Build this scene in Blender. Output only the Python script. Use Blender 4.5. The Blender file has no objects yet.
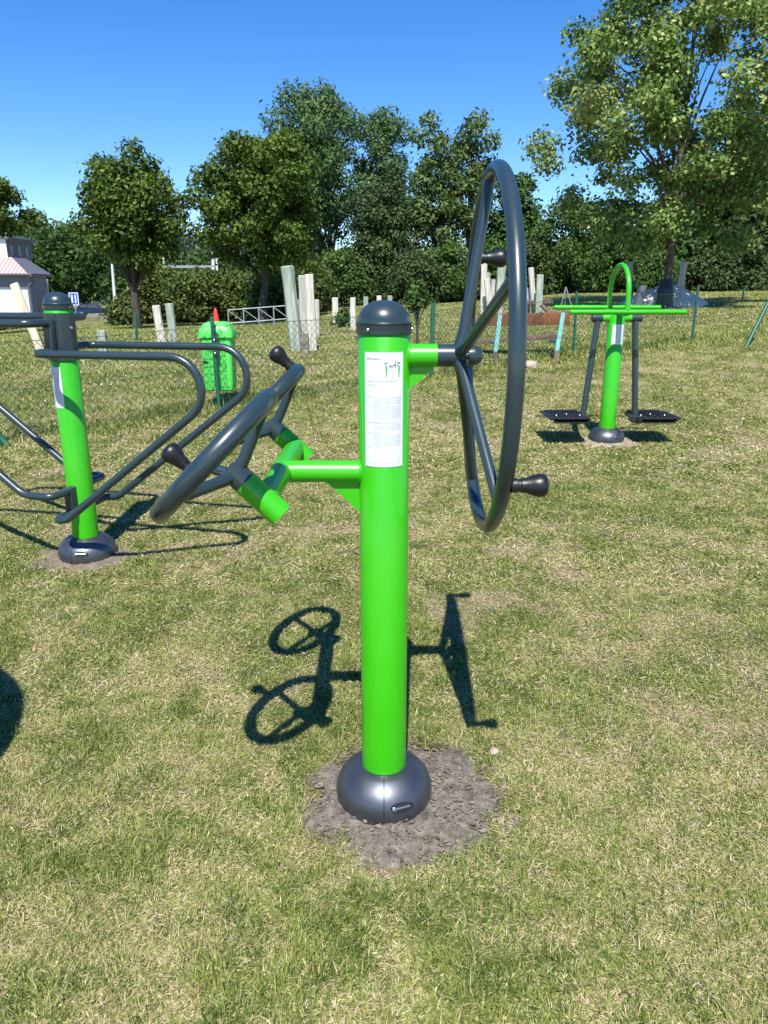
import bpy, math, random
import numpy as np
from mathutils import Vector, Matrix
R = math.radians
random.seed(7)
rng = np.random.default_rng(7)
S = bpy.context.scene
COL = S.collection

# ------------------------------------------------------------------ camera numbers
F, PITCH, H = 737.0, R(16.7), 1.5
cP, sP = math.cos(PITCH), math.sin(PITCH)

# ------------------------------------------------------------------ terrain
UC = np.array([-.9, -.6, -.4, -.2, 0, .28, .6, .9])
YC = np.array([-30, 1.94, 4, 6.3, 9, 13, 20, 28, 35, 50, 80, 120, 500])
ZT = np.array([
    [-1.8]*8, [0]*8, [.12]*8, [.25]*8, [.41]*8,
    [.38, .42, .46, .50, .55, .62, .66, .68],
    [.1, .2, .34, .42, .70, .95, 1.05, 1.1],
    [-.2, -.1, .15, .30, .82, 1.28, 1.40, 1.45],
    [-.6, -.5, .0, .20, .85, 1.40, 1.55, 1.6],
    [-1.4, -1.3, -1.0, -.3, .8, 1.5, 1.7, 1.8],
    [-2.0, -1.9, -1.5, -.9, .8, 1.5, 1.8, 2],
    [-2.3, -2.2, -1.8, -1.4, .5, 1.5, 2.0, 2.2],
    [-2.3, -2.2, -1.8, -1.4, .5, 1.5, 2.0, 2.2]], float)

def gz(x, y):
    x = np.asarray(x, float); y = np.asarray(y, float)
    u = np.clip(x/np.maximum(y, 4.0), -.899, .899)
    yy = np.clip(y, -29.9, 499.)
    iu = np.clip(np.searchsorted(UC, u, 'right')-1, 0, len(UC)-2)
    iy = np.clip(np.searchsorted(YC, yy, 'right')-1, 0, len(YC)-2)
    fu = (u-UC[iu])/(UC[iu+1]-UC[iu]); fu = fu*fu*(3-2*fu)
    fy = (yy-YC[iy])/(YC[iy+1]-YC[iy])
    a = ZT[iy, iu]*(1-fu)+ZT[iy, iu+1]*fu
    b = ZT[iy+1, iu]*(1-fu)+ZT[iy+1, iu+1]*fu
    return a*(1-fy)+b*fy

def g(x, y): return float(gz(x, y))

def at(px, py, Y):
    """world point seen at pixel (px,py) standing at distance Y"""
    t = (512-py)/F
    dz = (t*Y*cP - Y*sP)/(cP + t*sP)
    d = Y*cP - dz*sP
    return Vector(((px-384)/F*d, Y, H+dz))

def foot(px, Y):
    x = (px-384)/F*Y
    for _ in range(4):
        z = g(x, Y); d = Y*cP-(z-H)*sP; x = (px-384)/F*d
    return Vector((x, Y, g(x, Y)))

# ------------------------------------------------------------------ noise for lawn patches
def vnoise(x, y, seed=0):
    xi = np.floor(x).astype(np.int64); yi = np.floor(y).astype(np.int64)
    fx = x-xi; fy = y-yi; fx = fx*fx*(3-2*fx); fy = fy*fy*(3-2*fy)
    def h(a, b):
        n = (a*374761393 + b*668265263 + seed*974634777) & 0xffffffff
        n = ((n ^ (n >> 13))*1274126177) & 0xffffffff
        return ((n ^ (n >> 16)) & 0xffff)/65535.
    return (h(xi, yi)*(1-fx)+h(xi+1, yi)*fx)*(1-fy)+(h(xi, yi+1)*(1-fx)+h(xi+1, yi+1)*fx)*fy

def fbm(x, y, s=0, o=4):
    t = 0; a = .5; n = 0
    for k in range(o):
        t = t+a*vnoise(x*2**k+17*k, y*2**k-9*k, s+k); n += a; a *= .55
    return t/n

FENCE = [(-4.9, 4.9), (-3.3, 6.2), (-1.70, 7.6), (.6, 9.5), (3.0, 11.9), (5.3, 13.0), (7.6, 14.0), (10.5, 15.2)]
def fence_y(x):
    return np.interp(x, [p[0] for p in FENCE], [p[1] for p in FENCE])

SOIL = [(.07, 1.925, .33, .295), (-1.63, 3.77, .30, .21), (1.95, 6.25, .30, .2)]
def soil_amt(x, y):
    m = np.zeros_like(x)
    for (a, b, rx, ry) in SOIL:
        d = np.sqrt(((x-a)/rx)**2+((y-b)/ry)**2)+.9*(fbm(x*9, y*9, 3)-.5)+(.25 if b > 3 else 0)
        m = np.maximum(m, np.clip((1.10-d)/.34, 0, 1))
    return m

def dry_amt(x, y):
    """0 = green sward, 1 = straw / bare"""
    a = fbm(x*1.1, y*1.1, 11, 3); b = fbm(x*4.2, y*4.2, 23, 3); c = fbm(x*.35, y*.35, 5, 2)
    e = fbm(x*11, y*11, 61, 3)
    d = np.clip((.20*a+.34*b+.12*c+.34*e-.43)*5.0, 0, 1)*.74+.13
    fy = fence_y(x)
    t = np.exp(-((y-(fy+.9+.5*(fbm(x*.8, y*0+1, 31)-.5)))/.16)**2)*np.clip((fbm(x*1.4, y*1.4, 41)-.44)*7, 0, 1)   # trodden track along the fence
    return np.clip(np.maximum(d, t), 0, 1)

def bare_amt(x, y):
    return np.clip((fbm(x*3.1, y*3.1, 101, 4)-.585)*11, 0, 1)*(y < 9)*np.clip(fbm(x*.7, y*.7, 131, 2)*2.6-.7, 0, 1)

# ------------------------------------------------------------------ materials
def mat(name, base=(.5,.5,.5), rough=.5, metal=0., coat=0., spec=.5):
    m = bpy.data.materials.new(name); m.use_nodes = True
    b = m.node_tree.nodes['Principled BSDF']
    b.inputs['Base Color'].default_value = (*base, 1); b.inputs['Roughness'].default_value = rough
    b.inputs['Metallic'].default_value = metal; b.inputs['Coat Weight'].default_value = coat
    b.inputs['Coat Roughness'].default_value = .12
    b.inputs['Specular IOR Level'].default_value = spec
    return m

def nodes(m): return m.node_tree.nodes, m.node_tree.links, m.node_tree.nodes['Principled BSDF']

def noisy(m, scale, lo, hi, detail=4, rough=None, bump=0., bscale=None, stretch=None):
    n, l, b = nodes(m)
    tc = n.new('ShaderNodeTexCoord'); src = tc.outputs['Object']
    if stretch:
        mp = n.new('ShaderNodeMapping'); mp.inputs['Scale'].default_value = stretch
        l.new(src, mp.inputs['Vector']); src = mp.outputs['Vector']
    t = n.new('ShaderNodeTexNoise'); t.inputs['Scale'].default_value = scale; t.inputs['Detail'].default_value = detail
    l.new(src, t.inputs['Vector'])
    r = n.new('ShaderNodeValToRGB'); r.color_ramp.elements[0].position = .3; r.color_ramp.elements[1].position = .7
    r.color_ramp.elements[0].color = (*lo, 1); r.color_ramp.elements[1].color = (*hi, 1)
    l.new(t.outputs['Fac'], r.inputs['Fac']); l.new(r.outputs['Color'], b.inputs['Base Color'])
    if rough:
        q = n.new('ShaderNodeMapRange'); q.inputs['To Min'].default_value = rough[0]; q.inputs['To Max'].default_value = rough[1]
        l.new(t.outputs['Fac'], q.inputs['Value']); l.new(q.outputs['Result'], b.inputs['Roughness'])
    if bump:
        t2 = n.new('ShaderNodeTexNoise'); t2.inputs['Scale'].default_value = bscale or scale*3; t2.inputs['Detail'].default_value = 5
        l.new(src, t2.inputs['Vector'])
        bp = n.new('ShaderNodeBump'); bp.inputs['Strength'].default_value = bump; bp.inputs['Distance'].default_value = .01
        l.new(t2.outputs['Fac'], bp.inputs['Height']); l.new(bp.outputs['Normal'], b.inputs['Normal'])
    return m

M = {}
M['green'] = noisy(mat('green powder coat', rough=.3, coat=.25), 9, (.030,.37,.003), (.036,.40,.005), rough=(.28,.4), bump=.02, bscale=420)
M['grey'] = noisy(mat('anthracite powder coat', rough=.32, coat=.25), 8, (.017,.032,.039), (.022,.040,.048), rough=(.27,.4), bump=.025, bscale=420)
M['base'] = noisy(mat('graphite metal cover', rough=.4, metal=.85, coat=.15), 12, (.10,.11,.13), (.125,.135,.155), rough=(.40,.50))
M['black'] = noisy(mat('black plastic', rough=.38), 30, (.007,.0075,.009), (.011,.0115,.0135), rough=(.3,.5), bump=.05, bscale=300)
M['seam'] = mat('dark seam', (.006,.006,.007), .7)
M['steel'] = mat('stainless steel', (.62,.62,.62), .25, 1.)
M['paper'] = noisy(mat('white sticker', rough=.35), 40, (.62,.66,.73), (.66,.70,.76))
M['ink'] = mat('grey ink', (.30,.32,.36), .6)
M['ink_dark'] = mat('dark ink', (.10,.11,.13), .6)
M['ink_green'] = mat('pale green ink', (.50,.72,.56), .6)
M['figure_green'] = mat('green printed figure', (.03,.42,.05), .5)
M['wood'] = noisy(mat('weathered pale wood', rough=.85), 5, (.38,.36,.30), (.62,.59,.51), bump=.6, bscale=30, stretch=(6,6,.6))
M['wood_green'] = noisy(mat('wood with algae', rough=.85), 4, (.15,.22,.17), (.42,.44,.37), bump=.6, bscale=30, stretch=(4,4,.6))
M['wood_grey'] = noisy(mat('grey wood', rough=.85), 5, (.30,.30,.27), (.50,.49,.45), bump=.6, bscale=30, stretch=(6,6,.6))
M['plank'] = noisy(mat('yellowish plank', rough=.8), 3, (.48,.44,.30), (.62,.58,.44), bump=.3, bscale=30, stretch=(6,6,.6))
M['brown'] = noisy(mat('red brown bench board', rough=.6), 14, (.20,.075,.032), (.31,.13,.058), bump=.5, bscale=60, stretch=(1,4,4))
M['brown_dark'] = noisy(mat('worn brown board', rough=.7), 14, (.10,.055,.04), (.19,.12,.09))
M['stump'] = noisy(mat('broken stump wood', rough=.9), 9, (.10,.08,.065), (.32,.27,.22), bump=.8, bscale=30)
M['teal'] = noisy(mat('teal painted steel', rough=.5), 16, (.04,.22,.20), (.09,.36,.32))
M['rust'] = mat('brown painted steel', (.09,.05,.035), .6)
M['fence'] = noisy(mat('dark green coated steel', rough=.45), 20, (.008,.075,.045), (.014,.11,.065))
M['wire'] = mat('green coated wire', (.015,.075,.05), .45)
M['bin'] = noisy(mat('light green plastic bin', rough=.42), 10, (.085,.58,.09), (.095,.62,.10), bump=.05)
M['bin_back'] = mat('dark bracket', (.03,.05,.045), .5)
M['red'] = mat('red orange plastic', (.75,.045,.018), .45)
M['white'] = noisy(mat('white render', rough=.85), 2, (.70,.70,.76), (.78,.78,.83), bump=.1, bscale=20)
M['greywall'] = noisy(mat('grey wall tone', rough=.85), 2, (.17,.185,.22), (.21,.225,.26))  # carries the shade of the house's side wall in its colour
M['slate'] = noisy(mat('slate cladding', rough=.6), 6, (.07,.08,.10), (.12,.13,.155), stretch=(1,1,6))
M['glass'] = mat('dark window glass', (.02,.025,.03), .3)
M['blue'] = mat('blue sign paint', (.012,.06,.50), .4)
M['signwhite'] = mat('white sign paint', (.8,.8,.8), .4)
M['galv'] = noisy(mat('galvanised steel', rough=.5, metal=.3), 10, (.24,.27,.30), (.33,.36,.39))
M['palepole'] = mat('pale painted pole', (.58,.60,.60), .5)
M['car'] = mat('dark blue car paint', (.012,.018,.035), .22, .2, .8)
M['tyre'] = mat('tyre rubber', (.015,.015,.015), .8)
M['lamp'] = mat('car lamp glass', (.6,.6,.6), .15)
M['asphalt'] = noisy(mat('light asphalt', rough=.9), 6, (.17,.175,.18), (.24,.245,.25))
M['stone'] = noisy(mat('pale stone', rough=.85), 14, (.26,.20,.15), (.42,.34,.27), bump=.5, bscale=50)
M['bark'] = noisy(mat('brown bark', rough=.9), 5, (.055,.042,.032), (.14,.11,.085), bump=.8, bscale=20, stretch=(6,6,.8))
M['bark_dark'] = noisy(mat('dark bark', rough=.9), 5, (.03,.025,.02), (.075,.062,.05), bump=.8, bscale=20, stretch=(6,6,.8))
M['crumb'] = noisy(mat('soil crumbs', rough=.95), 16, (.055,.044,.033), (.24,.195,.145), bump=.5, bscale=90)
M['gravel'] = noisy(mat('pale pinkish gravel', rough=.95), 9, (.50,.44,.39), (.70,.63,.57), bump=1., bscale=24)
M['soil'] = noisy(mat('loose grey brown soil', rough=.95), 34, (.08,.069,.057), (.24,.21,.178), detail=10, bump=1., bscale=160)
M['browny'] = noisy(mat('dry brown soil', rough=.95), 22, (.10,.08,.06), (.22,.175,.13), detail=8, bump=1., bscale=70)
M['sandy'] = noisy(mat('dry sandy soil', rough=.95), 22, (.17,.135,.095), (.32,.26,.19), detail=8, bump=.8, bscale=70)

# red pantile roof: fine courses
m = mat('red tile roof', (.45,.2,.16), .75); n, l, b = nodes(m)
tc = n.new('ShaderNodeTexCoord'); w = n.new('ShaderNodeTexWave'); w.wave_type = 'BANDS'; w.bands_direction = 'X'
w.inputs['Scale'].default_value = 1.2; w.inputs['Distortion'].default_value = .6
r = n.new('ShaderNodeValToRGB'); r.color_ramp.elements[0].color = (.34,.19,.17,1); r.color_ramp.elements[1].color = (.58,.42,.39,1)
l.new(tc.outputs['Object'], w.inputs['Vector']); l.new(w.outputs['Fac'], r.inputs['Fac']); l.new(r.outputs['Color'], b.inputs['Base Color'])
M['tile'] = m

def attr_mat(name, stops, rough=.6, trans=.3, spec=.3, attr='tint'):
    m = bpy.data.materials.new(name); m.use_nodes = True; n, l, b = nodes(m)
    a = n.new('ShaderNodeAttribute'); a.attribute_name = attr
    r = n.new('ShaderNodeValToRGB'); e = r.color_ramp.elements
    e[0].position = stops[0][0]; e[0].color = (*stops[0][1], 1); e[1].position = stops[-1][0]; e[1].color = (*stops[-1][1], 1)
    for p, c in stops[1:-1]:
        k = e.new(p); k.color = (*c, 1)
    l.new(a.outputs['Fac'], r.inputs['Fac']); l.new(r.outputs['Color'], b.inputs['Base Color'])
    b.inputs['Roughness'].default_value = rough; b.inputs['Specular IOR Level'].default_value = spec
    if trans:
        t = n.new('ShaderNodeBsdfTranslucent'); mx = n.new('ShaderNodeMixShader'); mx.inputs['Fac'].default_value = trans
        hs = n.new('ShaderNodeHueSaturation'); hs.inputs['Saturation'].default_value = 1.15; hs.inputs['Value'].default_value = 1.2
        l.new(r.outputs['Color'], hs.inputs['Color']); l.new(hs.outputs['Color'], t.inputs['Color'])
        l.new(b.outputs['BSDF'], mx.inputs[1]); l.new(t.outputs['BSDF'], mx.inputs[2])
        l.new(mx.outputs['Shader'], n['Material Output'].inputs['Surface'])
    return m

M['leaf_maple'] = attr_mat('maple leaves', [(0,(.034,.064,.010)), (.6,(.085,.14,.02)), (1,(.17,.22,.038))])
M['leaf_tulip'] = attr_mat('pale broad leaves', [(0,(.055,.105,.022)), (.5,(.15,.235,.055)), (.85,(.29,.36,.115)), (1,(.40,.42,.15))])
M['leaf_ash'] = attr_mat('grey green leaves', [(0,(.042,.09,.033)), (.6,(.095,.17,.056)), (1,(.18,.27,.105))])
M['leaf_ashlight'] = attr_mat('light green leaves', [(0,(.045,.082,.022)), (.6,(.11,.17,.045)), (1,(.21,.27,.085))])
M['leaf_yew'] = attr_mat('dark needle leaves', [(0,(.024,.042,.012)), (.7,(.055,.09,.022)), (1,(.11,.15,.036))], trans=.15)
M['leaf_hazel'] = attr_mat('hazel leaves', [(0,(.03,.066,.015)), (.6,(.075,.14,.03)), (1,(.145,.22,.05))])
M['leaf_olive'] = attr_mat('olive yellow leaves', [(0,(.032,.058,.013)), (.6,(.085,.125,.026)), (1,(.22,.22,.045))])
M['leaf_forest'] = attr_mat('far forest leaves', [(0,(.04,.062,.042)), (.6,(.075,.11,.072)), (1,(.14,.17,.11))])
M['grass'] = attr_mat('grass blades', [(0,(.05,.10,.014)), (.3,(.165,.225,.040)), (.5,(.33,.36,.095)), (.64,(.40,.37,.16)), (.84,(.58,.50,.29)), (.94,(.73,.64,.43)), (1,(.20,.14,.08))], rough=.55, trans=.3, spec=.35)
M['clover'] = mat('white clover heads', (.75,.74,.68), .8)

# lawn ground: soil, thatch and low sward, following the mesh's dryness
m = bpy.data.materials.new('lawn'); m.use_nodes = True; n, l, b = nodes(m)
a = n.new('ShaderNodeAttribute'); a.attribute_name = 'tint'
tc = n.new('ShaderNodeTexCoord')
t1 = n.new('ShaderNodeTexNoise'); t1.inputs['Scale'].default_value = 95; t1.inputs['Detail'].default_value = 7; t1.inputs['Roughness'].default_value = .75
t2 = n.new('ShaderNodeTexNoise'); t2.inputs['Scale'].default_value = 3.2; t2.inputs['Detail'].default_value = 6
l.new(tc.outputs['Object'], t1.inputs['Vector']); l.new(tc.outputs['Object'], t2.inputs['Vector'])
ad = n.new('ShaderNodeMath'); ad.operation = 'MULTIPLY_ADD'; ad.inputs[1].default_value = 1.1; l.new(t1.outputs['Fac'], ad.inputs[0])
ad2 = n.new('ShaderNodeMath'); ad2.operation = 'MULTIPLY_ADD'; ad2.inputs[1].default_value = .35; ad2.inputs[2].default_value = -.62
l.new(t2.outputs['Fac'], ad2.inputs[0]); l.new(ad2.outputs[0], ad.inputs[2])
ad3 = n.new('ShaderNodeMath'); ad3.operation = 'MULTIPLY_ADD'; ad3.inputs[1].default_value = .5
l.new(a.outputs['Fac'], ad3.inputs[0]); l.new(ad.outputs[0], ad3.inputs[2])
r = n.new('ShaderNodeValToRGB'); e = r.color_ramp.elements
e[0].position = 0; e[0].color = (.05,.055,.02,1); e[1].position = 1; e[1].color = (.56,.47,.33,1)
for p, c in ((.3,(.15,.14,.055)), (.55,(.28,.24,.13)), (.8,(.42,.35,.23))):
    k = e.new(p); k.color = (*c, 1)
l.new(ad3.outputs[0], r.inputs['Fac']); l.new(r.outputs['Color'], b.inputs['Base Color'])
b.inputs['Roughness'].default_value = .95; b.inputs['Specular IOR Level'].default_value = .1
bp = n.new('ShaderNodeBump'); bp.inputs['Strength'].default_value = .8; bp.inputs['Distance'].default_value = .02
l.new(t1.outputs['Fac'], bp.inputs['Height']); l.new(bp.outputs['Normal'], b.inputs['Normal'])
M['lawn'] = m

# ------------------------------------------------------------------ mesh builder
def frame_from(axis):
    a = Vector(axis).normalized()
    h = Vector((0,0,1)) if abs(a.z) < .9 else Vector((1,0,0))
    u = h.cross(a).normalized(); return u, a.cross(u).normalized(), a

class MB:
    def __init__(s): s.v = []; s.f = []
    def tube(s, path, r, seg=16, closed=False, cap=True):
        P = [Vector(p) for p in path]; n = len(P)
        rr = r if isinstance(r, (list, tuple)) else [r]*n
        T = []
        for i in range(n):
            if closed: t = P[(i+1) % n]-P[i-1]
            else: t = P[min(i+1, n-1)]-P[max(i-1, 0)]
            T.append(t.normalized())
        u, _, _ = frame_from(T[0]); b0 = len(s.v)
        for i in range(n):
            u = (u-T[i]*u.dot(T[i])).normalized(); w = T[i].cross(u)
            for k in range(seg):
                a = 2*math.pi*k/seg; s.v.append(P[i]+(u*math.cos(a)+w*math.sin(a))*rr[i])
        for i in range(n if closed else n-1):
            j = (i+1) % n
            for k in range(seg):
                k2 = (k+1) % seg
                s.f.append((b0+i*seg+k, b0+i*seg+k2, b0+j*seg+k2, b0+j*seg+k))
        if cap and not closed:
            s.f.append(tuple(b0+k for k in range(seg))[::-1]); s.f.append(tuple(b0+(n-1)*seg+k for k in range(seg)))
        return s
    def lathe(s, prof, o=(0,0,0), axis=(0,0,1), seg=40):
        u, w, a = frame_from(axis); o = Vector(o); b0 = len(s.v); n = len(prof)
        for r, z in prof:
            for k in range(seg):
                t = 2*math.pi*k/seg; s.v.append(o+a*z+(u*math.cos(t)+w*math.sin(t))*max(r, 1e-4))
        for i in range(n-1):
            for k in range(seg):
                k2 = (k+1) % seg
                s.f.append((b0+i*seg+k, b0+i*seg+k2, b0+(i+1)*seg+k2, b0+(i+1)*seg+k))
        s.f.append(tuple(b0+k for k in range(seg))[::-1]); s.f.append(tuple(b0+(n-1)*seg+k for k in range(seg)))
        return s
    def box(s, c, size, m=None):
        c = Vector(c); b0 = len(s.v)
        for x in (-.5,.5):
            for y in (-.5,.5):
                for z in (-.5,.5):
                    p = Vector((x*size[0], y*size[1], z*size[2]))
                    s.v.append(c+(m @ p if m else p))
        for q in ((0,1,3,2),(4,6,7,5),(0,4,5,1),(2,3,7,6),(0,2,6,4),(1,5,7,3)): s.f.append(tuple(b0+i for i in q))
        return s
    def prism(s, pts, ext):
        e = Vector(ext); b0 = len(s.v); n = len(pts)
        for p in pts: s.v.append(Vector(p))
        for p in pts: s.v.append(Vector(p)+e)
        s.f.append(tuple(b0+i for i in range(n))[::-1]); s.f.append(tuple(b0+n+i for i in range(n)))
        for i in range(n):
            j = (i+1) % n; s.f.append((b0+i, b0+j, b0+n+j, b0+n+i))
        return s
    def quad(s, a, b, c, d):
        b0 = len(s.v); s.v += [Vector(a), Vector(b), Vector(c), Vector(d)]; s.f.append((b0, b0+1, b0+2, b0+3)); return s
    def build(s, name, material, parent=None, angle=40, bevel=0, fix=True):
        me = bpy.data.meshes.new(name); me.from_pydata([tuple(p) for p in s.v], [], s.f); me.update()
        if fix:
            import bmesh
            bm = bmesh.new(); bm.from_mesh(me); bmesh.ops.recalc_face_normals(bm, faces=bm.faces)
            if bevel:
                ed = [e for e in bm.edges if len(e.link_faces) == 2 and e.calc_face_angle(0) > R(35)]
                bmesh.ops.bevel(bm, geom=ed, offset=bevel, segments=2, affect='EDGES', profile=.7)
            bm.to_mesh(me); bm.free()
        me.polygons.foreach_set('use_smooth', [True]*len(me.polygons))
        me.set_sharp_from_angle(angle=R(angle))
        me.materials.append(material)
        o = bpy.data.objects.new(name, me); COL.objects.link(o)
        if parent: o.parent = parent
        return o

def tag(o, label=None, cat=None, group=None, kind=None):
    if label: o['label'] = label
    if cat: o['category'] = cat
    if group: o['group'] = group
    if kind: o['kind'] = kind
    return o

def thing(name, label, cat, loc=(0,0,0), rz=0, group=None):
    o = bpy.data.objects.new(name, None); COL.objects.link(o); o.empty_display_size = .1
    o.location = loc; o.rotation_euler = (0,0,rz)
    return tag(o, label, cat, group)

def np_mesh(name, verts, faces_idx, sizes, material, tint=None, parent=None, smooth=False):
    me = bpy.data.meshes.new(name); nv = len(verts); nf = len(sizes); nl = len(faces_idx)
    me.vertices.add(nv); me.vertices.foreach_set('co', np.ascontiguousarray(verts, np.float32).ravel())
    me.loops.add(nl); me.loops.foreach_set('vertex_index', np.ascontiguousarray(faces_idx, np.int32))
    me.polygons.add(nf)
    st = np.concatenate([[0], np.cumsum(sizes)[:-1]]).astype(np.int32)
    me.polygons.foreach_set('loop_start', st)
    if smooth: me.polygons.foreach_set('use_smooth', np.ones(nf, bool))
    if tint is not None:
        at_ = me.attributes.new('tint', 'FLOAT', 'POINT'); at_.data.foreach_set('value', np.ascontiguousarray(tint, np.float32))
    me.update(calc_edges=True); me.validate()
    me.materials.append(material)
    o = bpy.data.objects.new(name, me); COL.objects.link(o)
    if parent: o.parent = parent
    return o

def fillet(pts, r, seg=10):
    P = [Vector(p) for p in pts]; rr = r if isinstance(r, (list, tuple)) else [r]*len(P)
    out = [P[0]]
    for i in range(1, len(P)-1):
        a = (P[i-1]-P[i]).normalized(); b = (P[i+1]-P[i]).normalized(); ang = a.angle(b)
        if abs(ang-math.pi) < .02: out.append(P[i]); continue
        d = rr[i]/math.tan(ang/2); c = P[i]+(a+b).normalized()*(rr[i]/math.sin(ang/2))
        s0 = P[i]+a*d-c; s1 = P[i]+b*d-c; tot = s0.angle(s1); ax = s0.cross(s1).normalized()
        for k in range(seg+1):
            out.append(c+Matrix.Rotation(tot*k/seg, 3, ax) @ s0)
    out.append(P[-1]); return out

# ------------------------------------------------------------------ world, sun, camera
ELEV, AZ = 56.2, 3.2       # shadows run away from the camera, a little to +X
w = bpy.data.worlds.new("World"); S.world = w; w.use_nodes = True
nt = w.node_tree; bg = nt.nodes['Background']
sky = nt.nodes.new('ShaderNodeTexSky'); sky.sky_type = 'NISHITA'; sky.sun_disc = False
sky.sun_elevation = R(ELEV); sky.sun_rotation = R(180+AZ); sky.air_density = 1.0; sky.dust_density = .0; sky.ozone_density = 4.0; sky.altitude = 1300
hs = nt.nodes.new('ShaderNodeHueSaturation'); hs.inputs['Saturation'].default_value = 1.3; hs.inputs['Hue'].default_value = .508
nt.links.new(sky.outputs['Color'], hs.inputs['Color']); nt.links.new(hs.outputs['Color'], bg.inputs['Color']); bg.inputs['Strength'].default_value = .118
sl = bpy.data.lights.new('sun', 'SUN'); sl.energy = 5.0; sl.angle = R(.53); sl.color = (1, .955, .88)
so = bpy.data.objects.new('sun', sl); COL.objects.link(so)
ld = Vector((math.sin(R(AZ))*math.cos(R(ELEV)), math.cos(R(AZ))*math.cos(R(ELEV)), -math.sin(R(ELEV))))
so.rotation_euler = ld.to_track_quat('-Z', 'Y').to_euler(); so.location = (0,-5,10)
cd = bpy.data.cameras.new('camera'); cam = bpy.data.objects.new('camera', cd); COL.objects.link(cam)
cd.sensor_fit = 'VERTICAL'; cd.sensor_height = 36; cd.lens = 36*F/1024; cd.clip_start = .05; cd.clip_end = 3000
cam.location = (0,0,H); cam.rotation_euler = (R(90)-PITCH, 0, 0); S.camera = cam
S.view_settings.view_transform = 'Standard'; S.view_settings.look = 'None'; S.view_settings.exposure = .77; S.view_settings.gamma = 1
S.cycles.use_denoising = True; S.cycles.max_bounces = 8; S.cycles.transparent_max_bounces = 8; S.cycles.sample_clamp_indirect = 6

# ------------------------------------------------------------------ ground sheet
us = np.concatenate([np.linspace(-4, -.95, 14), np.linspace(-.9, .9, 240), np.linspace(.95, 4, 14)])
ys = np.concatenate([[-30,-12,-4,-1,0], np.linspace(.6, 4, 120), 4*1.0125**np.arange(1, 240), [100, 120, 160, 220, 320, 600, 1500]])
ys = np.unique(ys)
UU, YY = np.meshgrid(us, ys); XX = UU*np.maximum(YY, 4.0)
ZZ = gz(XX, YY) + np.where(YY < 40, .022*(fbm(XX*1.3, YY*1.3, 77, 4)-.5), 0)
nr, nc = XX.shape
idx = np.arange(nr*nc).reshape(nr, nc)
q = np.stack([idx[:-1,:-1], idx[:-1,1:], idx[1:,1:], idx[1:,:-1]], -1).reshape(-1, 4)
o = np_mesh('lawn_ground', np.stack([XX, YY, ZZ], -1).reshape(-1,3), q.ravel(), np.full(len(q), 4), M['lawn'], np.maximum(dry_amt(XX, YY), 1.05*bare_amt(XX, YY)).ravel(), smooth=True)
tag(o, 'dry mown lawn with straw coloured patches', 'ground', kind='structure')

def gl(x, y):
    return gz(x, y) + np.where(np.asarray(y) < 40, .022*(fbm(np.asarray(x, float)*1.3, np.asarray(y, float)*1.3, 77, 4)-.5), 0)

# ------------------------------------------------------------------ grass
def blades(bands):
    V = []; T = []
    for (y0, y1, dens, h0, h1, w0, w1, cut) in bands:
        hw = .53*y1+.9; n = int(dens*2*hw*(y1-y0))
        y = rng.uniform(y0, y1, n); x = rng.uniform(-1, 1, n)*hw
        keep = np.abs(x) < .53*y+.9
        fy = fence_y(x); wild = np.clip((y-fy+.35)/.6, 0, 1)
        dr = dry_amt(x, y); so_ = soil_amt(x, y)
        tuft = fbm(x*9, y*9, 51, 2)
        bare = bare_amt(x, y)
        keep &= rng.random(n) > .8*bare
        keep &= rng.random(n) < (1-.45*dr)*(.35+1.3*np.clip((tuft-.25)*2, 0, 1))
        keep &= rng.random(n) > so_*1.02
        x, y, dr, wild, tuft = x[keep], y[keep], dr[keep], wild[keep], tuft[keep]; n = len(x)
        near_f = np.exp(-((y-fence_y(x)-.1)/.55)**2)
        straw = rng.random(n) < .13+.52*dr
        h = rng.uniform(h0, h1, n)*(.45+1.0*tuft)*(1.2-.3*dr)*(1+(1.2 if y0 < 9 else .4)*wild*rng.random(n)+4.2*near_f*(y > 4.5)*rng.random(n)**1.6)
        lean = np.where(straw, rng.uniform(.95, 1.6, n), rng.uniform(.25, 1.35, n))
        wd = rng.uniform(w0, w1, n)*np.where(straw, .8, 1)
        az = rng.uniform(0, 2*np.pi, n); lx, ly = np.cos(az), np.sin(az)
        fa = az+np.pi/2+rng.normal(0, .5, n); wx, wy = np.cos(fa), np.sin(fa)
        z = gl(x, y)-.003
        L = h*np.where(straw, .95, .9)
        def pt(t):
            bend = lean*(.45+.55*t)      # curves over
            hor = L*t*np.sin(bend); ver = L*t*np.cos(np.minimum(bend, 1.5))+.004*t
            return x+lx*hor, y+ly*hor, z+ver
        P = []
        for t, k in ((0, 1.), (.55, .85), (1., 0)):
            a, b_, c = pt(t)
            if k > 0:
                P.append(np.stack([a-wx*wd*k/2, b_-wy*wd*k/2, c], -1)); P.append(np.stack([a+wx*wd*k/2, b_+wy*wd*k/2, c], -1))
            else: P.append(np.stack([a, b_, c], -1))
        V.append(np.stack(P, 1).reshape(-1, 3))
        speck = rng.normal(0, .13, n)*(fbm(x*16, y*16, 71, 2)+.4)
        base = np.where(straw, np.where(rng.random(n) < .14, 1., rng.uniform(.56, .94, n)), np.clip(.25+.14*dr-.06*near_f+.02*wild+speck+.42*(fbm(x*13, y*13, 72, 2)-.5), 0, .56))
        if y0 >= 9: base = .40+.16*dr-.05*near_f+(base-.40)*.45
        T.append(np.repeat(base, 5))
    V = np.concatenate(V); T = np.concatenate(T); n = len(V)//5
    b0 = np.arange(n)[:, None]*5
    F_ = np.concatenate([b0+0, b0+1, b0+3, b0+2, b0+2, b0+3, b0+4], 1)
    sizes = np.tile([4, 3], n)
    return V, F_.ravel(), sizes, T

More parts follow.
